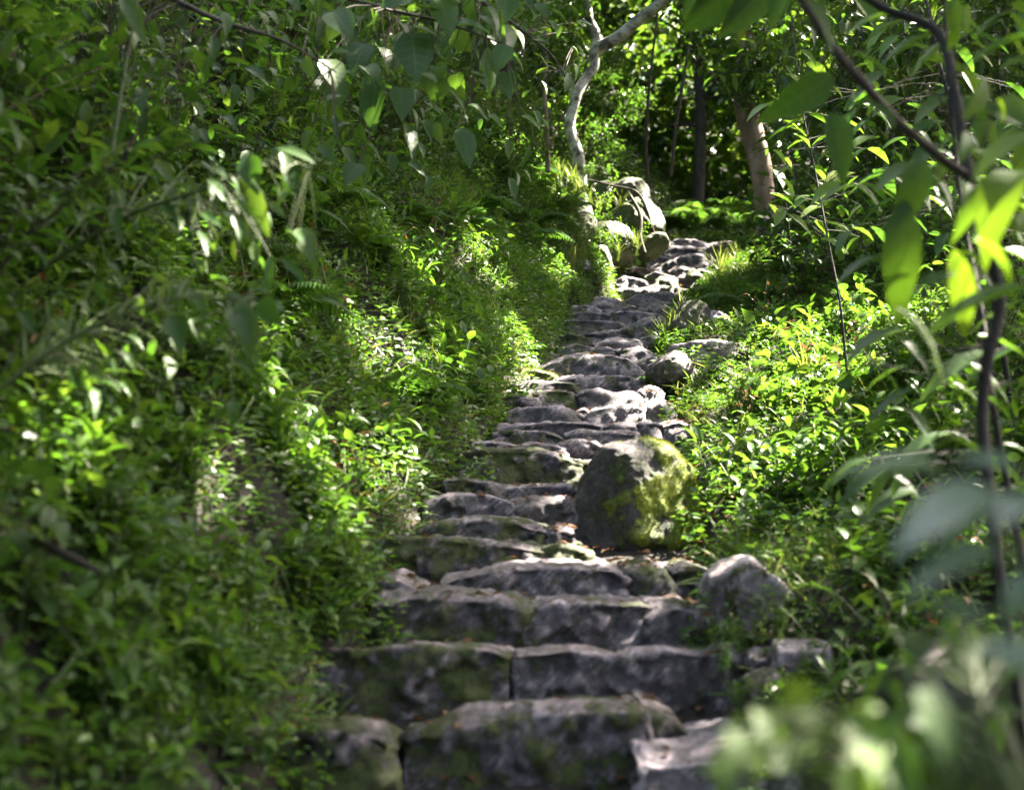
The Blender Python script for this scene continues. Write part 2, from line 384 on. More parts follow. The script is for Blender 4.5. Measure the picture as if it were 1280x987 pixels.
def step_stone(label, x0, x1, prof, ybot, moss=.3, tone=.5, warm=.1, dd=0.0, depth=.62, rad=.05, slope=.06, yref=None, name='step_stone', group='stone steps of the stairway', cat='stone step', skew=0.0):
    """A rough slab: photo columns x0..x1, top edge profile [(x, y)...], hidden foot at ybot. Built at its real depth."""
    ys = [p[1] for p in prof]
    ex = .022 * F / dist(sum(ys) / len(ys)); x0 -= ex; x1 += ex; rad *= .55; prof = [(x0, prof[0][1])] + list(prof[1:-1]) + [(x1, prof[-1][1])]
    d = dist(yref if yref else sum(ys) / len(ys)) + dd
    W = (x1 - x0) / F * d
    cx = ((x0 + x1) / 2 - 640) / F * d
    zb = at(640, ybot, d).z - .10
    px_ = np.array([(p[0] - 640) / F * d - cx for p in prof]); pz_ = np.array([at(p[0], p[1], d).z - zb for p in prof])
    H = float(pz_.max())
    seed = (x0 * 13 + ybot * 7) % 97 + .37
    res = .016 if d < 9 else .022
    nx = int(min(90, max(14, W / res))); ny = int(max(8, min(18, depth / .045))); nz = int(max(8, min(30, H / res)))
    bm = bmesh.new()
    vs = {}
    cr_ = random.Random(int(seed * 977))
    cuts = []
    for k in range(20):
        q = Vector((cr_.gauss(0, .45), -abs(cr_.gauss(0, .8)), cr_.gauss(.45, .6))).normalized()
        sup = abs(q.x) * W / 2 + abs(q.y) * depth / 2 + abs(q.z) * H / 2
        cuts.append((q, sup - cr_.uniform(.006, .028) * (1 + 2.0 * min(abs(q.x * q.z) + abs(q.y * q.z) + abs(q.x * q.y), .5)) * min(1, H / .25)))
    def key(i, j, k):
        if (i, j, k) in vs: return vs[(i, j, k)]
        vs[(i, j, k)] = v = bm.verts.new((i / nx, j / ny, k / nz)); return v
    for i in range(nx):
        for k in range(nz):
            bm.faces.new((key(i, 0, k), key(i + 1, 0, k), key(i + 1, 0, k + 1), key(i, 0, k + 1)))
            bm.faces.new((key(i, ny, k + 1), key(i + 1, ny, k + 1), key(i + 1, ny, k), key(i, ny, k)))
        for j in range(ny):
            bm.faces.new((key(i, j, nz), key(i + 1, j, nz), key(i + 1, j + 1, nz), key(i, j + 1, nz)))
    for j in range(ny):
        for k in range(nz):
            bm.faces.new((key(0, j + 1, k), key(0, j, k), key(0, j, k + 1), key(0, j + 1, k + 1)))
            bm.faces.new((key(nx, j, k), key(nx, j + 1, k), key(nx, j + 1, k + 1), key(nx, j, k + 1)))
    r = min(rad, W * .3, H * .35)
    for v in bm.verts:
        a, b, c = v.co
        p = Vector(((a - .5) * W, b * depth, c * H))
        q = Vector((min(max(p.x, -W / 2 + r), W / 2 - r), min(max(p.y, r), depth - r), min(p.z, H - r)))
        n = p - q
        if n.length > 1e-6:
            n.normalize(); p = q + n * r
        for qn, hh in cuts:
            ex = qn.dot(p - Vector((0, depth / 2, H / 2))) - hh
            if ex > 0: p -= qn * ex * .9
        # top profile (scale heights by the local top)
        top = float(np.interp(p.x, px_, pz_)) + slope * p.y * (.5 + c)
        p.z *= top / H
        # ends pull back, front face battered and bowed
        e = abs(a - .5) * 2
        p.y += .03 * min(W, .6) * e ** 9 + .03 * c * (H / .25) * .6
        p.y += (.15 if d > 14.2 else .10 if d > 9 else .04) * c * min(1, H / .3)
        p.y += skew * (a - .5) * (1 - b)
        co = Vector((p.x + cx, p.y + d, p.z))
        k1 = fb(co, 2.6, seed); k2 = fb(co, 8.0, seed + 5); k3 = abs(fb(co, 4.5, seed + 11))
        k4 = fb(co, 19.0, seed + 2); disp = .026 * k1 + .02 * k2 + .009 * k4 - .06 * max(0, .2 - k3) * 1.2
        vp = noise.voronoi(Vector((co.x * 7.5 + .5 * k2 + seed, co.y * 7.5 + .4 * k1, co.z * 10 + .5 * k2)))[1][0]
        disp += .020 * (noise.cell(vp * 7.3) - .5) * (.5 if c > .9 else 1)
        n2 = n if n.length > 1e-6 else Vector((0, 0, 0))
        if n2.length < .1: n2 = Vector((0, -1 if b < .5 else 1, 0))
        top_w = .55 if c > .93 else 1.0
        p += n2 * disp * top_w
        v.co = p
    bmesh.ops.recalc_face_normals(bm, faces=bm.faces)
    me = bpy.data.meshes.new(name); bm.to_mesh(me); bm.free()
    for f in me.polygons: f.use_smooth = True
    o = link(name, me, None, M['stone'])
    o.location = (cx, d, zb)
    o.color = (moss, tone * (.85 if d > 15 else 1.0), warm, 1)
    tag(o, label, cat, group)
    return o

def rock(label, cx, cy, d, rx, ry, rz, planes=(), moss=.3, tone=.5, warm=.2, res=5, name='rock', cat='rock', group=None, amp=.06, sharp=14, rot=0, seed=1.0):
    """Faceted stone about the point seen at photo (cx, cy), depth d; radii in metres; planes = [(nx, ny, nz, reach)] cut it."""
    c = at(cx, cy, d)
    bm = bmesh.new(); bmesh.ops.create_icosphere(bm, subdivisions=res, radius=1)
    P = [(Vector(p[:3]).normalized(), p[3]) for p in planes]
    cr, sr = math.cos(rot), math.sin(rot)
    rnd = random.Random(int(seed * 1000))
    while len(P) < len(planes) + (9 if len(planes) < 6 else 2):
        v = Vector((rnd.gauss(0, 1), rnd.gauss(0, 1), rnd.gauss(0, 1))).normalized()
        P.append((v, rnd.uniform(.86, 1.02)))
    for v in bm.verts:
        n = v.co.normalized()
        s = 0.0
        for q, h in P:
            t = max(n.dot(q), 0) / h
            s += t ** sharp
        r = 1.0 / max(s, 1e-6) ** (1 / sharp)
        r = min(r, 1.25)
        p = n * r
        p *= 1 + amp * fb(n, 1.6, seed) + amp * .5 * fb(n, 5.0, seed + 3) - amp * .7 * max(0, .22 - abs(fb(n, 2.6, seed + 8)))
        v.co = Vector((p.x * rx, p.y * ry, p.z * rz))
        if rot: v.co = Vector((v.co.x * cr - v.co.z * sr, v.co.y, v.co.x * sr + v.co.z * cr))
    me = bpy.data.meshes.new(name); bm.to_mesh(me); bm.free()
    for f in me.polygons: f.use_smooth = True
    zmin = min(v.co.z for v in me.vertices)
    for v in me.vertices: v.co.z -= zmin
    o = link(name, me, None, M['stone'])
    o.location = (c.x, c.y, c.z + zmin)
    o.color = (moss, tone, warm, 1)
    tag(o, label, cat, group)
    return o

S = step_stone
# --- lowest steps
S('dark mossy rounded stone at the foot of the stairs beside the steep bank', 350, 492, [(350, 920), (380, 903), (430, 897), (470, 904), (492, 925)], 1080, .6, .3, .1, dd=-.05, rad=.12, slope=-.04, depth=.5)
S('broad central slab of the lowest step with moss down its face', 505, 815, [(505, 915), (540, 905), (580, 890), (640, 881), (700, 877), (808, 876), (815, 886)], 1080, .45, .5, .0, rad=.045, depth=.5, yref=890, slope=-.02)
S('pale low slab with a wide bare tread at the lowest step', 800, 990, [(800, 938), (850, 946), (900, 944), (960, 932), (990, 936)], 1090, .05, .66, .0, yref=925, slope=.04, depth=.7, rad=.045)
S('broken brown chunk wedged between the two slabs of the lowest step', 806, 862, [(806, 880), (830, 892), (862, 915)], 990, .3, .4, .3, yref=884, dd=.14, rad=.04)
# --- second
S('long streaked slab of the second step, mossy along its top', 385, 642, [(385, 808), (430, 806), (480, 807), (520, 805), (560, 807), (600, 806), (642, 812)], 905, .5, .46, .05, yref=808, rad=.045, depth=.7, slope=-.01)
S('long dark bare slab of the second step with a broken square end', 638, 938, [(638, 811), (670, 808), (715, 804), (750, 812), (790, 815), (830, 809), (880, 813), (915, 812), (938, 820)], 905, .2, .42, .05, yref=808, rad=.04, depth=.7, dd=.03, slope=-.01)
# --- third
S('dark slab of the third step whose top dips towards its neighbour', 467, 660, [(467, 742), (520, 741), (590, 743), (640, 748), (660, 756)], 812, .35, .38, .05, yref=748, rad=.04)
S('middle slab of the third step with pale rubbed patches', 656, 815, [(656, 753), (700, 751), (760, 750), (815, 752)], 812, .35, .5, .0, yref=750, dd=.03, rad=.04)
S('short square stone closing the third step next to pale rocks', 811, 880, [(811, 751), (850, 750), (880, 754)], 812, .3, .42, .05, yref=750, dd=.05, rad=.04)
# --- fourth
S('small half buried stone under leaves at the fourth step', 470, 526, [(470, 722), (495, 717), (526, 738)], 752, .2, .46, .1, yref=725, rad=.05)
S('smooth arched bare slab of the fourth step', 552, 789, [(552, 724), (580, 717), (625, 708), (680, 703), (730, 702), (765, 705), (789, 718)], 756, .22, .5, .0, yref=710, rad=.06)
S('low dark stone beside the smooth arched slab, below the boulder', 785, 842, [(785, 712), (815, 705), (842, 712)], 752, .45, .36, .1, yref=710, dd=.04, rad=.06)
S('low stone half hidden by weeds in front of the boulder', 838, 908, [(838, 712), (870, 704), (908, 716)], 752, .4, .42, .1, yref=710, dd=.1, rad=.06)
# --- fifth
S('long slab of the fifth step with moss along its lower face', 462, 684, [(462, 669), (520, 668), (580, 670), (640, 676), (684, 681)], 720, .52, .5, .0, yref=672, rad=.045)
S('little moss covered stone ending the fifth step at the foot of the boulder', 678, 732, [(678, 684), (700, 677), (732, 682)], 714, .8, .42, .1, yref=674, dd=.03, rad=.05)
S('grey wedge stone at the leafy end of the fifth step', 440, 472, [(440, 680), (458, 676), (472, 684)], 718, .5, .4, .1, yref=674, rad=.05, dd=.06)
# --- sixth
S('low arched stone of the sixth step flecked with moss', 520, 688, [(520, 662), (555, 651), (600, 644), (645, 647), (688, 660)], 682, .45, .5, .05, yref=650, rad=.06)
S('small dark chip beside the boulder base', 686, 716, [(686, 662), (700, 655), (716, 662)], 684, .2, .32, .1, yref=652, rad=.03, depth=.3)
# --- seventh
S('flat fronted grey stone of the seventh step near the steep bank', 525, 641, [(525, 618), (560, 615), (610, 615), (641, 621)], 662, .18, .5, .0, yref=618, rad=.05)
S('brownish sloping stone of the seventh step touching the boulder', 638, 720, [(638, 625), (670, 617), (720, 619)], 662, .12, .44, .25, yref=618, rad=.06, dd=.03)
# --- eighth
S('low mossy sided stone of the eighth step next to the steep bank', 553, 634, [(553, 593), (580, 595), (610, 600), (634, 607)], 622, .42, .44, .05, yref=600, rad=.05)
S('thin pale ledge stone of the eighth step leading behind the boulder', 630, 722, [(630, 607), (665, 604), (722, 604)], 624, .2, .52, .0, yref=601, rad=.04, dd=.03)
# --- ninth : big dark mossy block
S('high dark block of the ninth step with thick moss on its face', 571, 730, [(571, 562), (590, 558), (640, 555), (680, 558), (710, 566), (730, 575)], 608, .62, .42, .0, yref=560, rad=.06, dd=-.1)
S('low rubble stone of the ninth step hidden behind the boulder', 722, 800, [(722, 575), (760, 570), (800, 574)], 610, .3, .42, .1, yref=563, rad=.06)
S('small dark stone beside the high mossy block, under the steep bank', 548, 576, [(548, 578), (562, 572), (576, 580)], 602, .3, .36, .1, yref=572, rad=.05, depth=.4)
# --- tenth: thin flats
S('thin flat stone on top of the high mossy block', 592, 646, [(592, 551), (615, 548), (646, 552)], 563, .15, .5, .0, yref=548, rad=.03)
S('thin pale slab in the middle of the tenth step', 642, 706, [(642, 556), (675, 550), (706, 554)], 570, .2, .56, .0, yref=549, rad=.035)
S('humped stone of the tenth step peeping over the boulder', 700, 752, [(700, 549), (722, 545), (752, 548)], 572, .2, .5, .05, yref=546, rad=.04, dd=.05)
# --- eleventh
S('low stone of the eleventh step with a pointed pale top', 614, 710, [(614, 538), (645, 534), (680, 536), (710, 544)], 556, .35, .54, .0, yref=536, rad=.045)
S('long low stone of the eleventh step directly above the boulder', 706, 800, [(706, 541), (740, 536), (800, 537)], 556, .2, .54, .05, yref=536, rad=.045, dd=.05)
# --- twelfth
S('long thin dark slab of the twelfth step with a clean pale edge', 618, 752, [(618, 527), (660, 528), (700, 524), (752, 527)], 543, .15, .42, .0, yref=526, rad=.035)
S('middle thin slab of the twelfth step', 748, 797, [(748, 528), (775, 526), (797, 528)], 542, .2, .46, .0, yref=526, rad=.035, dd=.03)
S('small slab in the twelfth step towards the grassy side', 793, 828, [(793, 527), (812, 524), (828, 526)], 542, .25, .54, .0, yref=525, rad=.035, dd=.02)
S('grey stone ending the twelfth step in the grass', 832, 868, [(832, 526), (850, 523), (868, 527)], 545, .2, .54, .05, yref=525, rad=.04, dd=.05)
# --- thirteenth
S('dark wide stone of the thirteenth step with a sloping crest', 632, 731, [(632, 510), (660, 505), (700, 502), (715, 507), (731, 515)], 532, .22, .42, .0, yref=506, rad=.045)
S('rounded pale grey stone of the thirteenth step', 736, 811, [(736, 510), (750, 503), (775, 498), (800, 500), (811, 506)], 532, .2, .56, .0, yref=503, rad=.06)
S('small brown lump between the two large stones of the thirteenth step', 724, 742, [(724, 508), (733, 505), (742, 510)], 530, .2, .4, .3, yref=503, rad=.04, depth=.4, dd=.06)
S('dark stone at the grassy end of the thirteenth step', 808, 852, [(808, 500), (830, 496), (852, 499)], 526, .3, .38, .05, yref=500, rad=.05, dd=.05)
# --- fourteenth
S('dark block under the sunlit mossy stone, nearest the steep bank', 620, 674, [(620, 489), (650, 488), (674, 490)], 512, .4, .38, .0, yref=487, rad=.04)
S('mossy grey block beside the dark block, under the sunlit mossy stone', 671, 723, [(671, 487), (690, 483), (712, 483), (723, 489)], 512, .5, .46, .05, yref=486, rad=.05)
S('wide dark stone of the fourteenth step with a ragged pale crest', 723, 809, [(723, 486), (745, 481), (770, 485), (790, 483), (809, 487)], 512, .15, .4, .05, yref=485, rad=.045, dd=-.04)
S('pointed dark stone rising at the end of the fourteenth step', 804, 836, [(804, 484), (818, 476), (836, 484)], 508, .25, .42, .1, yref=484, rad=.06)
# --- fifteenth
S('long dark riser stone directly beneath the sunlit mossy stone', 620, 724, [(620, 472), (670, 472), (724, 474)], 494, .4, .36, .0, yref=472, rad=.035)
S('low stone under the big dome with a flat pale lip', 720, 811, [(720, 467), (760, 463), (811, 466)], 490, .25, .5, .0, yref=467, rad=.04, dd=-.03)
S('bright yellow mossed rounded stone catching the sun', 627, 700, [(627, 464), (645, 457), (672, 457), (700, 464)], 482, .95, .62, .2, yref=461, rad=.09)
S('pale slab lying below the big dome shaped stone', 698, 742, [(698, 468), (720, 465), (742, 470)], 485, .2, .58, .0, yref=464, rad=.04)
# --- sixteenth: dome
S('big dome shaped grey stone spanning the middle of the stairway', 668, 808, [(668, 458), (685, 447), (710, 437), (740, 434), (770, 436), (792, 443), (808, 458)], 480, .25, .56, .0, yref=449, rad=.10, depth=.7)
S('dark mossy lump at the end of the dome stone by the steep bank', 625, 673, [(625, 446), (645, 440), (673, 447)], 468, .5, .4, .0, yref=446, rad=.06)
# --- seventeenth
S('flat dark mossy stone behind the dome, bank side', 658, 704, [(658, 437), (680, 434), (704, 438)], 456, .5, .38, .0, yref=436, rad=.04)
S('low arched stone right behind the dome top', 738, 785, [(738, 434), (762, 429), (785, 435)], 450, .3, .46, .0, yref=433, rad=.05)
S('smooth dark wedge stone with a pale top edge behind the dome', 778, 828, [(778, 430), (800, 428), (828, 435)], 455, .15, .46, .0, yref=434, rad=.05, dd=-.05)
S('narrow stone tucked behind the flat mossy one', 702, 743, [(702, 429), (722, 424), (743, 429)], 445, .35, .42, .0, yref=428, rad=.04)
# --- eighteenth
S('rounded mossy topped stone of the eighteenth step', 686, 740, [(686, 418), (712, 412), (740, 416)], 438, .55, .42, .0, yref=417, rad=.05)
S('long arched stone of the eighteenth step with a bright rim', 743, 813, [(743, 422), (770, 417), (800, 417), (813, 422)], 438, .25, .48, .0, yref=419, rad=.05)
S('dark end stone of the eighteenth step in the ferns', 806, 838, [(806, 418), (820, 414), (838, 420)], 440, .4, .38, .0, yref=418, rad=.05, dd=.05)
S('tiny pinkish stone alone at the bank edge', 672, 688, [(672, 420), (680, 415), (688, 420)], 430, 0, .62, .6, yref=418, rad=.05, depth=.2)
# --- nineteenth
S('large slanting stone rising towards the grassy side', 738, 838, [(738, 411), (780, 407), (800, 398), (815, 391), (838, 388)], 428, .3, .46, .0, yref=403, rad=.05)
S('long dark low stone beside the slanting one', 690, 792, [(690, 398), (720, 395), (760, 396), (792, 400)], 420, .3, .38, .0, yref=398, rad=.04, dd=.05)
# --- twentieth
S('long straight dark slab of the twentieth step', 702, 764, [(702, 387), (730, 385), (764, 386)], 404, .2, .38, .0, yref=386, rad=.035)
S('paler half of the twentieth step, meeting the slanting stone', 758, 832, [(758, 387), (795, 384), (832, 386)], 402, .2, .5, .0, yref=386, rad=.04, dd=.03)
# --- twenty first
S('thin pale stone low at the bank side of the narrowing stairs', 716, 752, [(716, 381), (735, 378), (752, 380)], 392, .15, .5, .0, yref=380, rad=.03)
S('dark rounded stone of the narrowing upper flight', 725, 808, [(725, 378), (750, 373), (785, 374), (808, 378)], 392, .15, .36, .0, yref=376, rad=.05, dd=.08)
S('dark block at the far end of the narrowing upper flight', 804, 862, [(804, 374), (830, 370), (862, 373)], 390, .2, .4, .0, yref=375, rad=.04, dd=.05)
# --- twenty second
S('wide dark hump stone just below the sunlit steps', 778, 862, [(778, 373), (800, 362), (830, 358), (850, 360), (862, 368)], 386, .15, .42, .05, yref=366, rad=.07)
S('small pale mound stone beside the wide dark hump', 740, 780, [(740, 370), (760, 363), (780, 369)], 384, .2, .54, .0, yref=367, rad=.06)
# --- twenty third : sunlit
S('lowest sunlit slab with a mossy shoulder', 770, 870, [(770, 357), (800, 355), (835, 351), (855, 350), (870, 358)], 376, .5, .52, .2, yref=354, rad=.05)
S('bright bare tread stone in the patch of sun', 764, 815, [(764, 349), (785, 341), (815, 343)], 364, .1, .62, .2, yref=345, rad=.06)
S('squat mossy stone in the middle of the patch of sun', 806, 852, [(806, 341), (825, 334), (852, 339)], 358, .5, .56, .2, yref=340, rad=.06)
S('flat sunlit stone by the rooty outcrop', 770, 830, [(770, 335), (798, 328), (830, 332)], 350, .25, .58, .2, yref=332, rad=.05)
S('brown upright stone under the pale humped one', 842, 876, [(842, 331), (858, 326), (876, 330)], 354, .15, .44, .45, yref=334, rad=.05)
S('moss topped block at the outer end of the sunlit steps', 868, 908, [(868, 334), (885, 330), (908, 338)], 356, .85, .44, .1, yref=336, rad=.06)
S('pale humped stone, brightest of the upper steps', 820, 893, [(820, 328), (845, 319), (870, 312), (888, 312), (893, 320)], 344, .2, .6, .1, yref=321, rad=.07)
# --- top
S('small flat stone near the top by the rooty outcrop', 812, 846, [(812, 317), (830, 314), (846, 317)], 330, .2, .56, .1, yref=315, rad=.04)
S('straight grey slab of the top step but one', 812, 890, [(812, 304), (840, 303), (870, 303), (890, 305)], 322, .15, .5, .05, yref=304, rad=.04)
S('mossy rounded stone beside the straight top slab', 887, 940, [(887, 308), (905, 301), (925, 301), (940, 308)], 326, .6, .5, .1, yref=304, rad=.07)
S('smooth domed stone crowning the stairway', 836, 894, [(836, 299), (855, 294), (875, 294), (894, 300)], 310, .2, .6, .0, yref=296, rad=.06)
S('low pale stone at the very top beside the brown trunk', 896, 942, [(896, 299), (920, 295), (942, 299)], 312, .3, .58, .1, yref=296, rad=.05)

# --- the boulder
BD = 7.35
bo = rock('big mossy boulder standing at the edge of the stairs, dark on one face', 793, 619, BD, .338, .30, .335,
          planes=[(-1, -.05, .46, .80), (-.66, -.74, .20, .72), (.30, -.90, .26, .76), (.02, .1, 1, .86), (.70, -.05, .70, .88), (1, 0, -.02, .94), (-.10, -.55, .85, .84), (.7, -.7, .1, .86)],
          moss=.35, tone=.27, warm=.35, res=6, name='boulder', cat='boulder', amp=.05, sharp=17, seed=2.3)

# --- stones along the edges
rock('pale pointed rock in the weeds below the boulder', 935, 752, 5.75, .19, .2, .21, planes=[(-.5, -.2, .85, .8), (.6, -.1, .75, .72), (0, -1, .2, .8), (-.8, -.6, .1, .75)], moss=.2, tone=1.15, warm=.25, seed=3.1, sharp=30)
rock('pale angular rock beside the broken end of the second step', 995, 830, 5.25, .115, .14, .105, planes=[(0, -.3, 1, .75), (-1, 0, .2, .8)], moss=.15, tone=1.15, warm=.25, seed=4.7, sharp=30)
rock('small mossy stone between the second step and a pale angular rock', 953, 864, 5.1, .075, .1, .07, moss=.6, tone=.55, warm=.2, seed=5.2)
rock('small pale stone under the pale pointed rock', 905, 818, 5.45, .07, .09, .05, moss=.1, tone=.62, warm=.1, seed=5.9)
rock('small grey pebble stone by the broken slab end', 952, 828, 5.3, .055, .06, .05, moss=.1, tone=.62, warm=.0, seed=6.3)
rock('flat topped pale stone in the sun above the grassy bank', 880, 448, 10.9, .30, .28, .21, planes=[(0, -.1, 1, .55), (-.8, -.5, .2, .85)], moss=.3, tone=.95, warm=.3, seed=7.7, sharp=16)
rock('bright sunlit stone at the inner side of the flat topped stone', 838, 465, 10.4, .15, .2, .13, moss=.35, tone=.7, warm=.3, seed=8.1)
rock('round stone below the flat topped pale stone', 902, 478, 10.3, .13, .15, .12, moss=.45, tone=.68, warm=.3, seed=8.8)
rock('sunlit stone buried in bright grass', 945, 472, 10.5, .12, .15, .10, moss=.4, tone=.7, warm=.3, seed=9.4)
rock('speckled grey stone above the flat topped pale stone', 888, 408, 12.3, .15, .2, .11, moss=.1, tone=.66, warm=.0, seed=9.9)
rock('dark mossy stone hidden at the edge of the slanting step', 862, 408, 12.2, .17, .2, .2, moss=.65, tone=.4, warm=.0, seed=10.4)
rock('grey stone set in the steep bank beside the steps', 512, 532, 8.4, .12, .14, .09, moss=.2, tone=.62, warm=.25, seed=11.2)
rock('dark overhanging rock with a hollow beneath the white trunk', 712, 292, 16.4, .36, .5, .36, planes=[(.8, -.5, -.2, .72), (.3, -.8, .5, .8)], moss=0.67, tone=.42, warm=.1, seed=12.6, rot=-.5)
rock('pale edged rock lying above the dark hollow', 708, 268, 16.6, 0.312, 0.36, 0.13, moss=0.77, tone=.5, warm=.1, seed=13.1, rot=-.5)
rock('grey rounded rock at the top of the rooty outcrop', 755, 248, 17.6, 0.195, 0.24, 0.169, moss=0.77, tone=.5, warm=.1, seed=13.9)
rock('arched grey rock of the rooty outcrop', 788, 250, 17.6, 0.247, 0.3, 0.221, moss=0.77, tone=.5, warm=.1, seed=14.3)
rock('brown mossy rock under the arching root', 800, 282, 17.3, 0.247, 0.3, 0.286, moss=0.82, tone=.5, warm=.4, seed=14.5)
rock('low mossy rock where the arching root meets the steps', 812, 306, 17.2, 0.195, 0.24, 0.182, moss=0.85, tone=.5, warm=.4, seed=14.7)
rock('low rock in the middle of the rooty outcrop', 778, 280, 17.2, 0.26, 0.3, 0.208, moss=0.67, tone=.6, warm=.3, seed=14.9)
rock('mossy foot rock of the rooty outcrop', 760, 310, 16.8, 0.286, 0.3, 0.26, moss=0.82, tone=.56, warm=.3, seed=15.4)
rock('slim pale rock beside the dark hollow', 750, 325, 16.2, .14, .2, .14, moss=0.62, tone=.66, warm=.3, seed=15.8)
rock('grey stone at the bank foot under the dark hollow', 726, 338, 15.4, .15, .18, .10, moss=.2, tone=.6, warm=.15, seed=16.3, rot=-.4)
rock('bright stone at the foot of the brown trunk', 962, 285, 19.6, .2, .2, .16, moss=.2, tone=.75, warm=.3, seed=16.9)
rock('brown shaded rock low in the corner behind the hanging leaves', 1210, 870, 4.3, .32, .25, .15, moss=.6, tone=.26, warm=.4, seed=18.8)

# ------------------------------------------------------------------ ground
def build_ground():
    xs = np.concatenate([np.linspace(-22, -6, 40)[:-1], np.linspace(-6, 7, 190)[:-1], np.linspace(7, 30, 50)])
    ys = np.concatenate([np.linspace(-6, 2, 20)[:-1], np.linspace(2, 22, 240)[:-1], np.linspace(22, 70, 70)])
    X, Y = np.meshgrid(xs, ys)
    Z = ground_z(X, Y)
    V = np.stack([X, Y, Z], -1).reshape(-1, 3)
    nx, ny = len(xs), len(ys)
    i = (np.arange(ny - 1)[:, None] * nx + np.arange(nx - 1)[None]).ravel()
    Q = np.stack([i, i + 1, i + 1 + nx, i + nx], -1)
    o = link('ground', np_mesh('ground', V, Q), None, M['soil'])
    tag(o, 'dark soil slope under the plants and stone steps', None, None, 'structure')
build_ground()

def normals(x, y):
    e = .05
    dx = (ground_z(x + e, y) - ground_z(x - e, y)) / (2 * e)
    dy = (ground_z(x, y + e) - ground_z(x, y - e)) / (2 * e)
    return unit(np.stack([-dx, -dy, np.ones_like(dx)], -1))

# ------------------------------------------------------------------ ground cover (uncountable)
def bank_points(n, side, y0, y1, maxoff):
    y = y0 + (y1 - y0) * RNG.rand(n) ** .85
    off = RNG.rand(n) ** 1.15 * maxoff
    x = xl(y) + .06 - off if side < 0 else xr(y) - .04 + off
    keep = (np.abs(x) < .40 * y + .5)
    return x[keep], y[keep]

def cover(name, label, side, n, y0, y1, maxoff, templ, size, mat, lift=.10, stand=.4, patch=0.0, pseed=0.0):
    x, y = bank_points(n, side, y0, y1, maxoff)
    if patch:
        k = vnoise(x, y, 1.6, pseed) + .5 * vnoise(x, y, 5, pseed + 2) > RNG.uniform(-patch, patch, len(x)); x, y = x[k], y[k]
    k = vnoise(x, y, 2.7, 21.0) + .8 * vnoise(x, y, 6.5, 5.0) + 1.7 > RNG.rand(len(x)) * .9
    if side < 0 and name == 'ground_cover': k &= (y > 4.3) | (RNG.rand(len(y)) < .35)
    x, y = x[k], y[k]
    N = normals(x, y); m = len(x)
    h = RNG.rand(m) * lift * (1.1 + 1.3 * vnoise(x, y, 3.0, 4.0))
    P = np.stack([x, y, ground_z(x, y)], -1) + N * np.abs(h)[:, None] + np.array([0, 0, .01])
    a = RNG.rand(m) * 2 * math.pi
    t = np.stack([np.cos(a), np.sin(a), RNG.uniform(-.2, stand, m)], -1) + N * RNG.uniform(0, stand, m)[:, None]
    NN = N * .8 + np.array([0, 0, .6]) + RNG.normal(0, .35, (m, 3))
    L = Leaves(); L.add(templ, P, t, NN, size * RNG.uniform(.6, 1.35, m))
    o = link(name, L.mesh(name), None, mat); tag(o, label, None, None, 'stuff')
    return o

cover('ground_cover', 'small green ground cover leaves over the steep bank', -1, 190000, 2.6, 20.5, 3.6, 'small', .05, M['herb'], .12)
cover('ground_cover', 'small green ground cover leaves over the low grassy bank', 1, 95000, 2.8, 20.5, 4.2, 'small', .05, M['herb'], .12)
cover('moss_carpet', 'yellow green moss in patches over the steep bank', -1, 70000, 2.6, 19, 2.2, 'thin', .028, M['moss'], .03, 1.4, .5, 3.0)
cover('moss_carpet', 'yellow green moss in patches over the low grassy bank', 1, 40000, 3.0, 19, 2.0, 'thin', .028, M['moss'], .03, 1.4, .5, 8.0)
cover('grass', 'fine grass growing among weeds of the steep bank', -1, 26000, 4.5, 20, 2.4, 'blade', .15, M['grass'], .02, 2.2, .7, 12.0)
cover('grass', 'fine grass growing among weeds of the low grassy bank', 1, 22000, 4.0, 20, 2.6, 'blade', .16, M['grass'], .02, 2.2, .7, 15.0)

def litter():
    n = 2600
    y = RNG.uniform(3.6, 20, n); f = RNG.rand(n); f = np.where(RNG.rand(n) < .75, np.where(f < .5, f * .24, 1 - (1 - f) * .24), f)
    x = xl(y) - .15 + f * (xr(y) - xl(y) + .3)
    P = np.stack([x, y, ground_z(x, y) + RNG.uniform(.01, .05, n)], -1)
    a = RNG.rand(n) * 6.28
    L = Leaves(); L.add('round', P, np.stack([np.cos(a), np.sin(a), RNG.uniform(-.2, .3, n)], -1), np.array([[0, 0, 1.]]) + RNG.normal(0, .3, (n, 3)), RNG.uniform(.025, .07, n))
    o = link('leaf_litter', L.mesh('leaf_litter'), None, M['dead']); tag(o, 'brown fallen leaf litter between the stones', None, None, 'stuff')
litter()

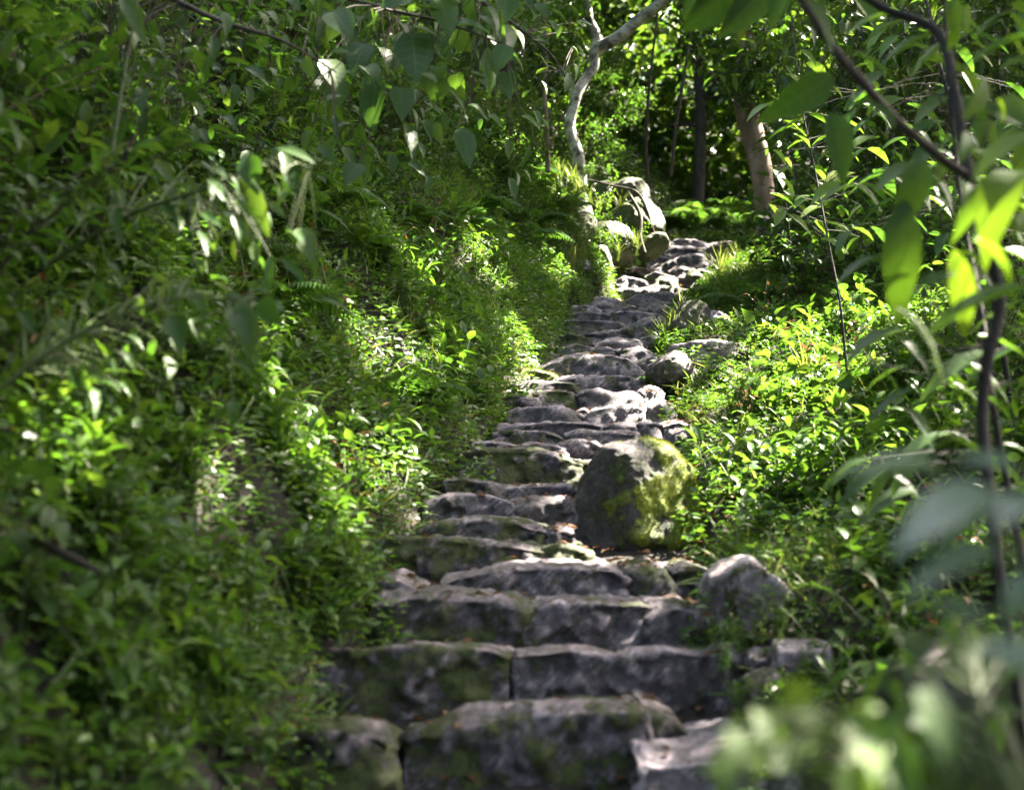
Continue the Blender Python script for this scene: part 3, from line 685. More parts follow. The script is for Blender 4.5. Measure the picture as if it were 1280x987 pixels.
# ------------------------------------------------------------------ where the sun reaches down
SUN = Vector((.60, .30, .86)).normalized()
LIT = [((820, 575), 7.3, .26), ((760, 550), 7.3, .12), ((950, 478), 0, .8), ((985, 515), 0, .28), ((905, 460), 0, .4), ((890, 440), 10.6, .3), ((660, 462), 10.5, .22), ((835, 335), 16.6, .75), ((800, 345), 16.2, .6), ((865, 308), 19, .55), ((915, 300), 19.3, .35), ((875, 268), 23, .28), ((820, 262), 23, .25), ((870, 298), 21.4, .7), ((800, 150), 24.5, .6), ((770, 80), 25, .5), ((900, 330), 17, .4), ((910, 300), 21.2, .4),  ((870, 335), 17, .3),
       ((745, 280), 16.9, .6), ((720, 160), 17.6, .5), ((745, 60), 17.6, .4), ((1005, 215), 8.8, .35), ((1005, 215), 12.5, .4), ((1040, 420), 0, .25), ((950, 240), 19.8, .5), ((600, 330), 0, .2), ((400, 640), 0, .13), ((340, 530), 0, .14), ((985, 925), 1.65, .09), ((1080, 960), 1.7, .06), ((480, 490), 0, .16), ((260, 600), 0, .09), ((500, 600), 0, .12), ((540, 440), 0, .14), ((300, 430), 0, .1), ((440, 420), 0, .14), ((330, 230), 4.6, .16), ((420, 90), 6.8, .1),
       ((560, 250), 10, .25), ((1240, 200), 3.4, .10), ((430, 600), 0, .14), ((700, 235), 17.2, .4), ((1120, 180), 7.5, .3),
       ((1180, 430), 4.6, .16), ((880, 200), 24, .5), ((1000, 640), 0, .14), ((920, 610), 0, .16), ((1060, 760), 0, .12), ((640, 420), 0, .2), ((680, 340), 0, .22)]
LIT = [(p, d or hit(*p), r) for p, d, r in LIT]
HOLES = [(np.array(at(p[0], p[1], d)), r) for p, d, r in LIT if r > 0]
def shades_gap(x, y, z, h, w):
    """would a plant of height h and half width w stand in the way of one of the sunbeams?"""
    s = np.array(SUN)
    for f in (.45, .75, 1.0):
        q = np.array((x, y, z + h * f))
        for c, r in HOLES:
            v = q - c; t = v @ s
            if .35 < t < 16 and np.linalg.norm(v - t * s) < r * .8 + w: return True
    return False


# ------------------------------------------------------------------ plants
def copy_tree(o, loc, rz, scale, label=None, group=None):
    c = o.copy(); COL.objects.link(c)
    c.location = loc; c.rotation_euler = (RNG.normal(0, .06), RNG.normal(0, .06), rz); c.scale = (scale,) * 3
    if label: c['label'] = label
    if group: c['group'] = group
    for ch in o.children:
        k = ch.copy(); COL.objects.link(k); k.parent = c
    return c

def stem_curve(lean, az, h, n=8, curl=.6):
    t = np.linspace(0, 1, n)
    r = lean * h * t ** (1 + curl)
    z = h * t * (1 - .25 * lean * t)
    return np.stack([np.cos(az) * r, np.sin(az) * r, z], -1) + RNG.normal(0, .006 * h, (n, 3)) * t[:, None]

def leafy_stem(L, path, nl, templ, size, droop=.25, start=.15, whorl=False, spread=1.0, rnd0=None):
    m = len(path); tt = np.linspace(start, 1, nl)
    idx = tt * (m - 1); i = np.clip(idx.astype(int), 0, m - 2); f = (idx - i)[:, None]
    P = path[i] * (1 - f) + path[i + 1] * f
    T = unit(path[i + 1] - path[i])
    ph = RNG.rand() * 6.28 + np.arange(nl) * 2.4 + RNG.normal(0, .3, nl)
    ref = unit(np.cross(T, np.array([[.3, .2, 1.]]))); b = np.cross(T, ref)
    rad = np.cos(ph)[:, None] * ref + np.sin(ph)[:, None] * b
    Y = spread * rad + T * .55 + np.array([0, 0, -droop])
    Y[-1] = T[-1] + rad[-1] * .3
    N = np.array([[0, 0, 1.]]) + T * .25 + RNG.normal(0, .25, (nl, 3))
    sz = size * (1 - .35 * np.abs(tt - .55)) * RNG.uniform(.75, 1.2, nl)
    r = RNG.rand(nl) if rnd0 is None else np.clip(rnd0 + RNG.normal(0, .18, nl), 0, 1)
    L.add(templ, P + rad * size * .06, Y, N, sz, r)

def make_herb(stems, h, nl, templ, size, mat, name='weed', spread=.55, branch=False):
    T, L = Tubes(), Leaves()
    for s in range(stems):
        az = RNG.rand() * 6.28; hh = h * RNG.uniform(.6, 1.1)
        p = stem_curve(RNG.uniform(.15, spread), az, hh) + np.array([RNG.normal(0, .03), RNG.normal(0, .03), -.02])
        T.add(p, (.004 * (h / .3) ** .6, .0018), 4)
        leafy_stem(L, p, nl, templ, size)
        if branch:
            for k in range(3):
                j = RNG.randint(2, 7)
                q = p[j] + stem_curve(.9, az + RNG.uniform(-1.6, 1.6), hh * .4)
                T.add(q, (.0025, .0012), 3)
                leafy_stem(L, q, max(3, nl // 2), templ, size * .9)
    root = bpy.data.objects.new(name, None); COL.objects.link(root)
    link('stem', T.mesh('stem'), root, M['stem'] if h < .7 else M['twig'])
    link('foliage', L.mesh('foliage'), root, mat)
    return root

def make_fern(nf=9, length=.6, pin=.13):
    T, L = Tubes(), Leaves()
    for k in range(nf):
        az = k / nf * 6.28 + RNG.normal(0, .2); ln = length * RNG.uniform(.75, 1.1)
        t = np.linspace(0, 1, 10)
        r = ln * .85 * t ** 1.1; z = ln * (.85 * t - .75 * t ** 2.2)
        p = np.stack([np.cos(az) * r, np.sin(az) * r, z], -1)
        T.add(p, (.003, .001), 3)
        tt = np.repeat(np.linspace(.15, .98, 20), 2); sgn = np.tile([1., -1.], 20)
        idx = tt * 9; i = np.clip(idx.astype(int), 0, 8); f = (idx - i)[:, None]
        P = p[i] * (1 - f) + p[i + 1] * f; TT = unit(p[i + 1] - p[i])
        side = unit(np.cross(TT, np.array([[0, 0, 1.]])))
        L.add('thin', P, side * sgn[:, None] + TT * .35 + np.array([0, 0, -.12]), np.array([[0, 0, 1.]]) - TT * .2 + RNG.normal(0, .1, (40, 3)), pin * np.sin(tt * 2.9 + .15).clip(.12, 1) * ln / length)
    root = bpy.data.objects.new('fern', None); COL.objects.link(root)
    link('stem', T.mesh('stem'), root, M['stem'])
    link('frond', L.mesh('frond'), root, M['shrub'])
    return root

def make_tuft(n=45, length=.28):
    L = Leaves()
    a = RNG.rand(n) * 6.28; lean = RNG.uniform(.1, .9, n)
    Y = np.stack([np.cos(a) * lean, np.sin(a) * lean, np.ones(n)], -1)
    N = np.stack([-np.cos(a), -np.sin(a), lean], -1)
    P = np.stack([RNG.normal(0, .02, n), RNG.normal(0, .02, n), np.zeros(n) - .01], -1)
    L.add('blade_soft', P, Y, N * np.array([[-1, -1, 1]]), length * RNG.uniform(.5, 1.2, n))
    root = bpy.data.objects.new('grass_tuft', None); COL.objects.link(root)
    link('foliage', L.mesh('foliage'), root, M['grass'])
    return root

PLACES = [(0, 5.75, 'beside the lowest steps'), (5.75, 8.0, 'near the big boulder'), (8.0, 12.0, 'beside the middle steps'), (12.0, 16.0, 'beside the upper steps'), (16.0, 99, 'at the stair top')]
def place(y): return next(p for a, b, p in PLACES if a <= y < b)

class Kind:
    """several shapes of one plant; each use after the first copies one of them, so the first use of each shape takes the original"""
    def __init__(self, roots): self.roots = roots; self.fresh = [True] * len(roots)
    def put(self, loc, rz, sc, label, cat, group):
        k = RNG.randint(len(self.roots)); r = self.roots[k]
        if self.fresh[k]:
            self.fresh[k] = False
            r.location = loc; r.rotation_euler = (0, 0, rz); r.scale = (sc,) * 3
            tag(r, label, cat, group); return r
        return tag(copy_tree(r, loc, rz, sc), label, cat, group)
    def drop_unused(self):
        for r, f in zip(self.roots, self.fresh):
            if f:
                for c in list(r.children): bpy.data.objects.remove(c)
                bpy.data.objects.remove(r)

K_fine = Kind([make_herb(9, .20, 10, 'small', .045, M['herb'], 'small_weed') for _ in range(4)])
K_lance = Kind([make_herb(7, .30, 9, 'lance', .095, M['herb'], 'pointed_weed') for _ in range(4)])
K_oval = Kind([make_herb(6, .30, 8, 'oval', .085, M['herb'], 'oval_weed') for _ in range(4)])
K_shrub = Kind([make_herb(6, .75, 9, 'oval', .105, M['shrub'], 'leafy_shrub', .7, True) for _ in range(4)])
K_shrubl = Kind([make_herb(5, .85, 10, 'lance', .14, M['shrub'], 'narrow_leaved_shrub', .8, True) for _ in range(4)])
K_broad = Kind([make_herb(4, .34, 5, 'broad_curl', .11, M['broad'], 'broad_leaved_weed', .8) for _ in range(3)])
K_dry = Kind([make_herb(5, .5, 5, 'oval_curl', .06, M['dead'], 'dry_stalk', .9) for _ in range(3)])
K_fern = Kind([make_fern() for _ in range(3)])
K_tuft = Kind([make_tuft() for _ in range(3)])

SEEN = [(935, 5.75, .26), (995, 5.25, .17), (953, 5.1, .1), (880, 10.9, .36), (838, 10.4, .2), (902, 10.3, .16), (888, 12.3, .16), (790, 7.2, .42)]
def hides_stone(x, y):
    for px, d, r in SEEN:
        if d - 1.3 < y < d + .2 and abs(x - (px - 640) / F * y) < r: return True
    return False
def sow(kind, n, side, y0, y1, off0, off1, word, cat, bank, sc=(.8, 1.3), sink=0.0, ypow=1.0, h=0.0):
    c = 0; tries = 0
    while c < n and tries < n * 20:
        tries += 1
        y = y0 + (y1 - y0) * RNG.rand() ** ypow; off = off0 + (off1 - off0) * RNG.rand()
        x = float(xl(y)) - off if side < 0 else float(xr(y)) + off
        if abs(x) > .38 * y + .35: continue
        if side > 0 and 6.8 < y < 7.65 and x < 1.08: continue
        if hides_stone(x, y): continue
        z = gz(x, y) - sink
        if h and shades_gap(x, y, z, h, h * .4): continue
        kind.put((x, y, z), RNG.rand() * 6.28, RNG.uniform(*sc), f'{word} on the {bank} {place(y)}', cat, f'{cat}s on the {bank} {place(y)}'.replace('grasss', 'grasses'))
        c += 1

STEEP, LOW = 'steep leafy bank', 'low grassy bank'
# steep bank
sow(K_fine, 95, -1, 6.0, 19, .06, 1.2, 'small bright weed with tiny leaves', 'small weed', STEEP)
sow(K_lance, 95, -1, 3.6, 11, .05, 1.3, 'green weed with narrow pointed leaves', 'pointed weed', STEEP)
sow(K_oval, 70, -1, 3.2, 10, .02, 1.3, 'green weed with oval leaves', 'oval leaved weed', STEEP)
sow(K_shrub, 60, -1, 3.6, 13, 1.0, 2.9, 'dark leafy shrub with oval leaves', 'shrub', STEEP, h=.8)
sow(K_shrubl, 45, -1, 4.0, 15, 1.0, 3.0, 'tall shrub with narrow drooping leaves', 'narrow leaved shrub', STEEP, h=.8)
sow(K_shrub, 34, -1, 9.5, 19, .35, 1.5, 'low leafy shrub with oval leaves', 'low shrub', STEEP, (.35, .7), h=.5)
sow(K_lance, 50, -1, 9.5, 19, .22, 1.6, 'green weed with narrow pointed leaves', 'pointed weed', STEEP, (.8, 1.4))
sow(K_fern, 30, -1, 6, 18, .3, 2.5, 'feathery green fern', 'fern', STEEP)
sow(K_tuft, 16, -1, 9, 19, .0, 1.0, 'tuft of arching grass', 'grass tuft', STEEP)
sow(K_oval, 40, -1, 4.2, 6.6, .1, 1.0, 'green weed with oval leaves', 'oval leaved weed', STEEP, (.8, 1.2))
sow(K_lance, 36, -1, 4.2, 6.8, .1, 1.2, 'green weed with narrow pointed leaves', 'pointed weed', STEEP, (.7, 1.1))
sow(K_oval, 12, -1, 2.7, 4.6, .02, .6, 'shaded weed with oval leaves', 'shaded weed', STEEP, (.6, 1.0))
sow(K_fine, 34, -1, 3.4, 5.0, .0, .6, 'shaded weed with tiny leaves', 'shaded small weed', STEEP, (.7, 1.2))
sow(K_fine, 45, -1, 4.6, 15, -.18, .05, 'little weed sprouting between the edge stones', 'little weed', STEEP, (.35, .7))
sow(K_broad, 55, -1, 3.6, 14, .1, 2.2, 'green weed with broad heart shaped leaves', 'broad leaved weed', STEEP, (.6, 1.2))
sow(K_broad, 40, 1, 4.6, 14, .1, 2.4, 'green weed with broad heart shaped leaves', 'broad leaved weed', LOW, (.6, 1.2))
sow(K_dry, 22, -1, 4, 17, .1, 2.0, 'dry brown stalk with withered leaves', 'dry stalk', STEEP, (.6, 1.2))
sow(K_dry, 16, 1, 4.6, 17, .1, 2.0, 'dry brown stalk with withered leaves', 'dry stalk', LOW, (.6, 1.2))
# low bank
sow(K_fine, 40, 1, 4.6, 15, -.15, .05, 'little weed sprouting between the edge stones', 'little weed', LOW, (.35, .7))
sow(K_fine, 80, 1, 5.2, 19, .0, 2.0, 'small bright weed with tiny leaves', 'small weed', LOW)
sow(K_lance, 70, 1, 4.6, 12, .05, 2.2, 'green weed with narrow pointed leaves', 'pointed weed', LOW)
sow(K_oval, 75, 1, 4.6, 12, .05, 2.4, 'green weed with oval leaves', 'oval leaved weed', LOW)
sow(K_shrub, 40, 1, 6.5, 17, 1.0, 3.6, 'dark leafy shrub with oval leaves', 'shrub', LOW, h=.8)
sow(K_shrubl, 45, 1, 7.5, 18, 1.1, 4.0, 'tall shrub with narrow drooping leaves', 'narrow leaved shrub', LOW, h=.8)
sow(K_fern, 14, 1, 9, 20, .4, 2.5, 'feathery green fern', 'fern', LOW)
sow(K_tuft, 18, 1, 8, 19, .0, 1.5, 'tuft of arching grass', 'grass tuft', LOW)
# plants on and around the rooty outcrop and the trunk feet
def spot(kind, lst, label, cat, group, sc=(.8, 1.3)):
    for (px, py, d) in lst:
        if d == 0: d = hit(px, py, .0)
        p = at(px, py, d)
        kind.put((p.x, p.y, p.z), RNG.rand() * 6.28, RNG.uniform(*sc), label, cat, group)
spot(K_tuft, [(700, 232, 17.2), (715, 238, 17.1), (728, 246, 17), (735, 262, 16.8), (748, 268, 16.8), (742, 285, 16.6), (762, 300, 16.6), (776, 268, 17), (690, 250, 16.8), (810, 300, 17), (770, 325, 16.4), (730, 305, 16.2), (796, 318, 16.6)], 'yellowish grass tuft growing on the rooty outcrop', 'grass tuft', 'grass tufts on the rooty outcrop', (.6, 1.15))
spot(K_fine, [(705, 225, 17.4), (735, 218, 17.5), (690, 215, 17.2), (722, 262, 16.8), (756, 282, 16.8), (740, 330, 16), (782, 262, 17.4), (672, 235, 17), (800, 300, 16.9), (765, 246, 17.5), (700, 320, 15.6), (772, 292, 16.7), (788, 300, 16.6), (748, 300, 16.3), (766, 312, 16.3), (735, 280, 16.4), (792, 268, 17), (752, 262, 17)], 'tiny leaved weed growing on the rooty outcrop', 'small weed', 'small weeds on the rooty outcrop', (.9, 1.5))
spot(K_fine, [(905, 836, 5.2), (960, 878, 4.95), (1020, 858, 5.1), (978, 806, 5.4), (892, 806, 5.35), (925, 812, 5.35), (1035, 840, 5.2), (985, 880, 4.95), (925, 880, 5.0)], 'tiny leaved weed between the pale rocks by the lower steps', 'small weed', 'small weeds between the pale rocks', (.4, .75))
spot(K_oval, [(430, 775, 0), (400, 790, 0), (452, 735, 0), (420, 725, 0), (380, 805, 0), (440, 700, 0), (410, 760, 0), (445, 765, 0), (360, 830, 0), (455, 690, 0), (425, 800, 5.35)], 'green oval leaved weed leaning over the ends of the second and third steps', 'oval leaved weed', 'weeds leaning over the second and third steps', (.6, .95))
spot(K_shrub, [(735, 215, 18.2), (700, 205, 18), (660, 215, 16.5), (690, 190, 18.4), (635, 240, 15), (775, 235, 18.5)], 'leafy shrub behind the foot of the white barked tree', 'shrub', 'shrubs behind the white barked tree', (.7, 1.1))
spot(K_fern, [(880, 268, 23), (905, 270, 23), (860, 282, 22.6), (840, 280, 22.6), (925, 285, 22.4), (815, 285, 22.4), (890, 285, 22.5), (870, 290, 22.3)], 'green fern in the hollow behind the top step', 'fern', 'ferns behind the top step', (1.1, 1.7))
for k in (K_broad, K_dry, K_fine, K_lance, K_oval, K_shrub, K_shrubl, K_fern, K_tuft): k.drop_unused()

# ------------------------------------------------------------------ saplings with thin straight stems on the low bank
def make_sapling(h, nbr, templ, size, mat, r=.012, name='sapling'):
    T, L = Tubes(), Leaves(); B = T
    p = smooth_path([(0, 0, -.1), (RNG.normal(0, .08), RNG.normal(0, .08), h * .35), (RNG.normal(0, .15), RNG.normal(0, .15), h * .7), (RNG.normal(0, .3), RNG.normal(0, .3), h)], 16)
    T.add(p, (r, r * .4), 6)
    for k in range(nbr):
        j = RNG.randint(5, 16); az = RNG.rand() * 6.28
        q = p[min(j, 15)] + stem_curve(1.5, az, h * RNG.uniform(.14, .26), 8, .2) * np.array([1, 1, .6])
        B.add(q, (r * .35, r * .12), 4)
        leafy_stem(L, q, 9, templ, size, .35)
    root = bpy.data.objects.new(name, None); COL.objects.link(root)
    link('trunk', T.mesh('trunk'), root, M['bark_dark']); link('crown', L.mesh('crown'), root, mat)
    return root
K_sap = Kind([make_sapling(2.6, 16, 'lance', .17, M['forest']) for _ in range(4)] + [make_sapling(2.2, 16, 'oval', .14, M['forest']) for _ in range(2)])
c = 0
while c < 46:
    y = RNG.uniform(9.0, 20); x = float(xr(y)) + RNG.uniform(1.0, 4.5)
    if x > .42 * y or shades_gap(x, y, gz(x, y), 2.8, .7): continue
    K_sap.put((x, y, gz(x, y)), RNG.rand() * 6.28, RNG.uniform(.75, 1.35), f'thin dark stemmed sapling on the {LOW} {place(y)}', 'sapling', f'saplings on the {LOW} {place(y)}'); c += 1
K_sap.drop_unused()

# ------------------------------------------------------------------ forest trees behind
def make_tree(h, crown_r, n, size, templ='round', trunk_r=.12, mat='forest', bark='bark_dark', low=.25, name='forest_tree', clumps=26):
    T, L = Tubes(), Leaves(); B = T
    p = smooth_path([(0, 0, -.4), (RNG.normal(0, .2), RNG.normal(0, .2), h * .4), (RNG.normal(0, .4), RNG.normal(0, .4), h * .75), (RNG.normal(0, .5), RNG.normal(0, .5), h)], 18)
    T.add(p, (trunk_r, trunk_r * .75, trunk_r * .3), 9, .05)
    per = n // clumps
    for k in range(clumps):
        f = RNG.uniform(low, 1); j = min(int(f * 17), 17); az = RNG.rand() * 6.28
        rr = crown_r * RNG.uniform(.35, 1) * math.sqrt(max(.15, 1 - ((f - .6) / .6) ** 2))
        e = p[j] + np.array([math.cos(az) * rr, math.sin(az) * rr, RNG.uniform(-.1, .5) * rr])
        q = smooth_path([p[j], (p[j] + e) / 2 + np.array([0, 0, .12 * rr]), e], 8)
        B.add(q, (trunk_r * .28, trunk_r * .06), 5)
        cr = crown_r * RNG.uniform(.22, .42)
        g = unit(RNG.normal(0, 1, (per, 3))) * (RNG.rand(per) ** .5)[:, None] * cr * np.array([1, 1, .55])
        P = e * .85 + p[j] * .15 + g
        a = RNG.rand(per) * 6.28
        L.add(templ, P, np.stack([np.cos(a), np.sin(a), RNG.uniform(-.8, .1, per)], -1), np.array([[0, 0, 1.]]) + RNG.normal(0, .45, (per, 3)), size * RNG.uniform(.6, 1.3, per))
    root = bpy.data.objects.new(name, None); COL.objects.link(root)
    link('trunk', T.mesh('trunk'), root, M[bark]); link('crown', L.mesh('crown'), root, M[mat])
    return root

K_tree = Kind([make_tree(6.5, 2.1, 5200, .15) for _ in range(3)] + [make_tree(7.5, 2.3, 4200, .19, 'oval') for _ in range(2)])
K_bush = Kind([make_tree(2.2, 1.2, 2600, .11, 'small', .03, low=.05, name='forest_bush', clumps=22) for _ in range(3)])
for (x, y) in [(-6, 22), (-3, 24), (-1, 22.5), (1.0, 25), (3.0, 23.2), (4.6, 26), (6.2, 23.5), (8.5, 25), (10.5, 22.5), (0, 29), (4, 30), (7.5, 30), (-4.5, 28), (11.5, 29), (13.5, 25)]:
    while shades_gap(x, y, gz(x, y), 6.5, 1.9) and x < 18: x += .5
    K_tree.put((x, y, gz(x, y)), RNG.rand() * 6.28, RNG.uniform(.85, 1.2), 'dark leafy forest tree growing behind the top of the stairway', 'tree', 'trees behind the top of the stairway')
n = 0
while n < 40:
    y = RNG.uniform(20.3, 26); x = RNG.uniform(-4, 10)
    if abs(x) > .40 * y or (.3 < x < 4.4 and y < 23.2) or shades_gap(x, y, gz(x, y), 2.0, .8): continue
    K_bush.put((x, y, gz(x, y)), RNG.rand() * 6.28, RNG.uniform(.6, 1.15), 'bushy undergrowth shrub growing behind the top of the stairway', 'bush', 'bushes behind the top of the stairway'); n += 1
for (x, y, s) in [(-.2, 15.5, .8), (-1.2, 17, 1), (-2.6, 15.5, 1.1), (-2.0, 18.5, 1.2), (-3.8, 17.5, 1.3), (-.4, 18.5, .9), (-3.2, 13.0, 1.0), (-4.6, 14.5, 1.2), (-2.0, 12.6, .7)]:
    K_bush.put((x, y, gz(x, y) - .1), RNG.rand() * 6.28, s, 'dense dark bush high on the steep leafy bank', 'bush', 'bushes high on the steep leafy bank')
K_tree.drop_unused(); K_bush.drop_unused()

def far_cover():
    n = 60000
    y = RNG.uniform(19.8, 33, n); x = RNG.uniform(-.36, .42, n) * y
    k = ~((y < 22.2) & (x > 1.5) & (x < 4.1)); x, y = x[k], y[k]; n = len(x)
    P = np.stack([x, y, ground_z(x, y) + RNG.rand(n) * .45 * np.clip(.6 + .6 * vnoise(x, y, 1.1, 2.0), .05, 1)], -1)
    a = RNG.rand(n) * 6.28
    L = Leaves(); L.add('small', P, np.stack([np.cos(a), np.sin(a), RNG.uniform(-.5, .4, n)], -1), np.array([[0, -.3, 1.]]) + RNG.normal(0, .4, (n, 3)), RNG.uniform(.08, .17, n))
    o = link('undergrowth', L.mesh('undergrowth'), None, M['forest']); tag(o, 'low green undergrowth on the slope behind the top step', None, None, 'stuff')
far_cover()

def far_forest():
    n = 42000
    y = RNG.uniform(31, 48, n); x = RNG.uniform(-1, 1, n) * .5 * y + 1
    h = RNG.rand(n) * 8 * (.7 + .4 * vnoise(x, y, .7))
    P = np.stack([x, y, ground_z(x, y) + np.abs(h)], -1)
    a = RNG.rand(n) * 6.28
    L = Leaves(); L.add('round', P, np.stack([np.cos(a), np.sin(a), RNG.uniform(-.8, .1, n)], -1), np.array([[0, 0, 1.]]) + RNG.normal(0, .45, (n, 3)), RNG.uniform(.22, .5, n))
    o = link('forest', L.mesh('forest'), None, M['forest']); tag(o, 'far green forest closing the view up the slope', None, None, 'stuff')
far_forest()

# ------------------------------------------------------------------ the white trunk, the brown trunk, thin stems
def trunk_tree(name, label, paths, bark, crown=None, cat='tree', sides=14):
    root_p = at(*paths[0][0][0])
    r = empty(name, root_p, label, cat)
    for i, (pts, rads) in enumerate(paths):
        T = Tubes(); q = smooth_path([at(*p) - root_p for p in pts], 10 * len(pts))
        q += smooth_path(RNG.normal(0, rads[0] * .12, (max(4, len(pts)), 3)), len(q))
        T.add(q, rads, sides, .012)
        link('trunk' if i == 0 else 'branch', T.mesh('trunk'), r, M[bark])
    if crown:
        L = Leaves()
        for (px, py, d, rad, n, size, templ) in crown:
            g = unit(RNG.normal(0, 1, (n, 3))) * (RNG.rand(n) ** .5)[:, None] * rad
            a = RNG.rand(n) * 6.28
            c = np.array(at(px, py, d) - root_p)
            L.add(templ, c + g, np.stack([np.cos(a), np.sin(a), RNG.uniform(-.9, 0, n)], -1), np.array([[0, 0, 1.]]) + RNG.normal(0, .4, (n, 3)), size * RNG.uniform(.6, 1.3, n))
        link('crown', L.mesh('crown'), r, M['forest'])
    return r

trunk_tree('white_barked_tree', 'forked pale white barked tree on the rooty outcrop above the stairs',
           [([(724, 232, 17.6), (721, 195, 17.6), (714, 160, 17.6), (718, 125, 17.6), (727, 104, 17.6), (741, 84, 17.6), (743, 66, 17.6), (748, 50, 17.6), (737, 18, 17.6), (732, -40, 17.7), (736, -110, 17.8)], (.095, .076, .068, .062, .066, .064, .058, .05)),
            ([(746, 62, 17.6), (770, 47, 17.5), (800, 26, 17.4), (840, -6, 17.2), (890, -50, 17)], (.085, .08, .075, .07)),
            ([(716, 120, 17.6), (711, 98, 17.5), (713, 84, 17.4)], (.05, .045, .03))], 'bark_white',
           [(740, -120, 17.6, 1.3, 1100, .15, 'oval'), (690, -60, 17.2, .9, 500, .15, 'oval'), (860, -60, 17, .9, 500, .15, 'oval')])
trunk_tree('brown_barked_tree', 'leaning brown barked tree trunk beside the top of the stairway',
           [([(966, 300, 19.8), (960, 262, 19.8), (950, 210, 19.8), (941, 165, 19.8), (936, 125, 19.8), (930, 60, 19.9), (915, -40, 20), (905, -120, 20)], (.21, .15, .16, .17, .16, .14, .12))], 'bark_brown',
           [(930, 40, 20.2, 1.0, 700, .15, 'oval'), (985, 60, 19.2, .9, 600, .14, 'oval'), (938, 95, 19.4, .55, 420, .13, 'oval'), (905, -80, 20, 1.2, 700, .15, 'oval')])
trunk_tree('thin_tree', 'thin pale brown stem of a young tree left of the white barked one',
           [([(685, 215, 16.6), (684, 160, 16.6), (681, 110, 16.6), (683, 60, 16.6), (680, 0, 16.6), (676, -60, 16.6)], (.03, .026, .022, .02)),
            ([(684, 190, 16.6), (696, 160, 16.5), (708, 138, 16.4)], (.016, .012)),
            ([(684, 200, 16.6), (668, 178, 16.6), (664, 150, 16.6)], (.014, .01))], 'bark_brown', None, 'young tree', 7)
trunk_tree('dark_tree', 'slim dark tree trunk in the shade between white and brown trunks',
           [([(812, 250, 21), (808, 180, 21), (812, 100, 21), (822, 20, 21), (828, -60, 21)], (.028, .024, .02, .02))], 'bark_dark', None, 'tree', 8)
trunk_tree('dark_tree', 'very slim dark trunk leaning beside the slim dark one',
           [([(838, 220, 21.5), (846, 150, 21.5), (856, 90, 21.5), (866, 20, 21.5), (870, -60, 21.5)], (.028, .025, .022, .02))], 'bark_dark', None, 'tree', 8)

# roots on the outcrop
def root_obj(label, pts, rads, mat='root', name='root', cat='root'):
    T = Tubes(); T.add(smooth_path([at(*p) for p in pts], 8 * len(pts)), rads, 8, .06)
    o = link(name, T.mesh(name), None, M[mat]); tag(o, label, cat); return o
root_obj('thin pale root arching from the white tree over the outcrop', [(735, 225, 17.2), (765, 232, 17.1), (795, 240, 17.0), (808, 262, 17.0), (816, 288, 17.0), (826, 306, 17.1)], (.015, .014, .022, .02, .012), 'bark_dark')
root_obj('mossy root running down the middle of the outcrop', [(785, 240, 17.0), (800, 268, 16.8), (800, 295, 16.7), (806, 316, 16.6)], (.02, .028, .02), 'bark_dark')
root_obj('broken mossy log lying in the shade high on the steep bank', [(30, 668, 3.75), (75, 690, 3.75), (130, 716, 3.8)], (.004, .012, .015, .012, .004), 'soil', name='log', cat='log')

# ------------------------------------------------------------------ fallen leaves one can pick out
def fallen(label, px, py, d, size, tint):
    L = Leaves(); a = RNG.rand() * 6.28
    L.add('oval', np.zeros((1, 3)), np.array([[math.cos(a), math.sin(a), .2]]), np.array([[.1, -.6, .8]]), size, np.array([tint]))
    o = link('fallen_leaf', L.mesh('fallen_leaf'), None, M['dead']); o.location = at(px, py, d); tag(o, label, 'fallen leaf')
fallen('curled brown leaf in front of the boulder', 800, 690, 6.75, .10, .8)
fallen('reddish leaf lying beside the pale pointed rock', 868, 752, 5.7, .09, .45)
fallen('dark red leaf above the broken slab end', 878, 770, 5.6, .08, .3)
fallen('tan leaf on the steep bank beside the grey set stone', 492, 540, 8.2, .08, 1.0)
fallen('pinkish dry leaf among the weeds of the steep bank', 410, 494, 7.6, .10, .9)
fallen('pale dry stalk leaf above the yellow moss of the steep bank', 375, 562, 6.6, .16, 1.0)
fallen('orange leaf fallen on the weeds near the third step', 330, 725, 5.4, .07, .9)

# ------------------------------------------------------------------ overhanging broad leaved branches, upper part of the steep bank
def hand_branch(name, label, path, rads, leaves, mat, twig='twig', cat='branch', group=None, foot=False):
    """a branch through photo points, and leaves [(px, py, d, tip px, tip py, tip d, templ, width factor, tint)]"""
    path = [at(*p) for p in path]
    if foot: path = [Vector((path[0].x + .08, path[0].y + .05, gz(path[0].x + .08, path[0].y + .05) - .05))] + path
    p0 = path[0]
    r = empty(name, p0, label, cat, group)
    T = Tubes(); pts = smooth_path([p - p0 for p in path], 8 * len(path)); T.add(pts, rads, 8, .05)
    L = Leaves()
    for lf in leaves:
        px, py, d, tx, ty, td, templ, wf, tint = lf[:9]
        nrm = lf[9] if len(lf) > 9 else (RNG.normal(0, .3), -.75, .65)
        a = np.array(at(px, py, d) - p0); b = np.array(at(tx, ty, td) - p0)
        L.add(templ, a[None], (b - a)[None], np.array([nrm], float), np.linalg.norm(b - a), np.array([tint]), np.array([wf]))
        i = max(0, np.argmin(np.linalg.norm(pts - a, axis=1)) - 1)
        if np.linalg.norm(pts[i] - a) > .01:
            mid = (pts[i] + a) / 2 + np.array([0, 0, .015]); T.add(np.array([pts[i], mid, a]), (.0028, .002, .0016), 4)
    link('stem', T.mesh('stem'), r, M[twig]); link('foliage', L.mesh('foliage'), r, M[mat])
    return r

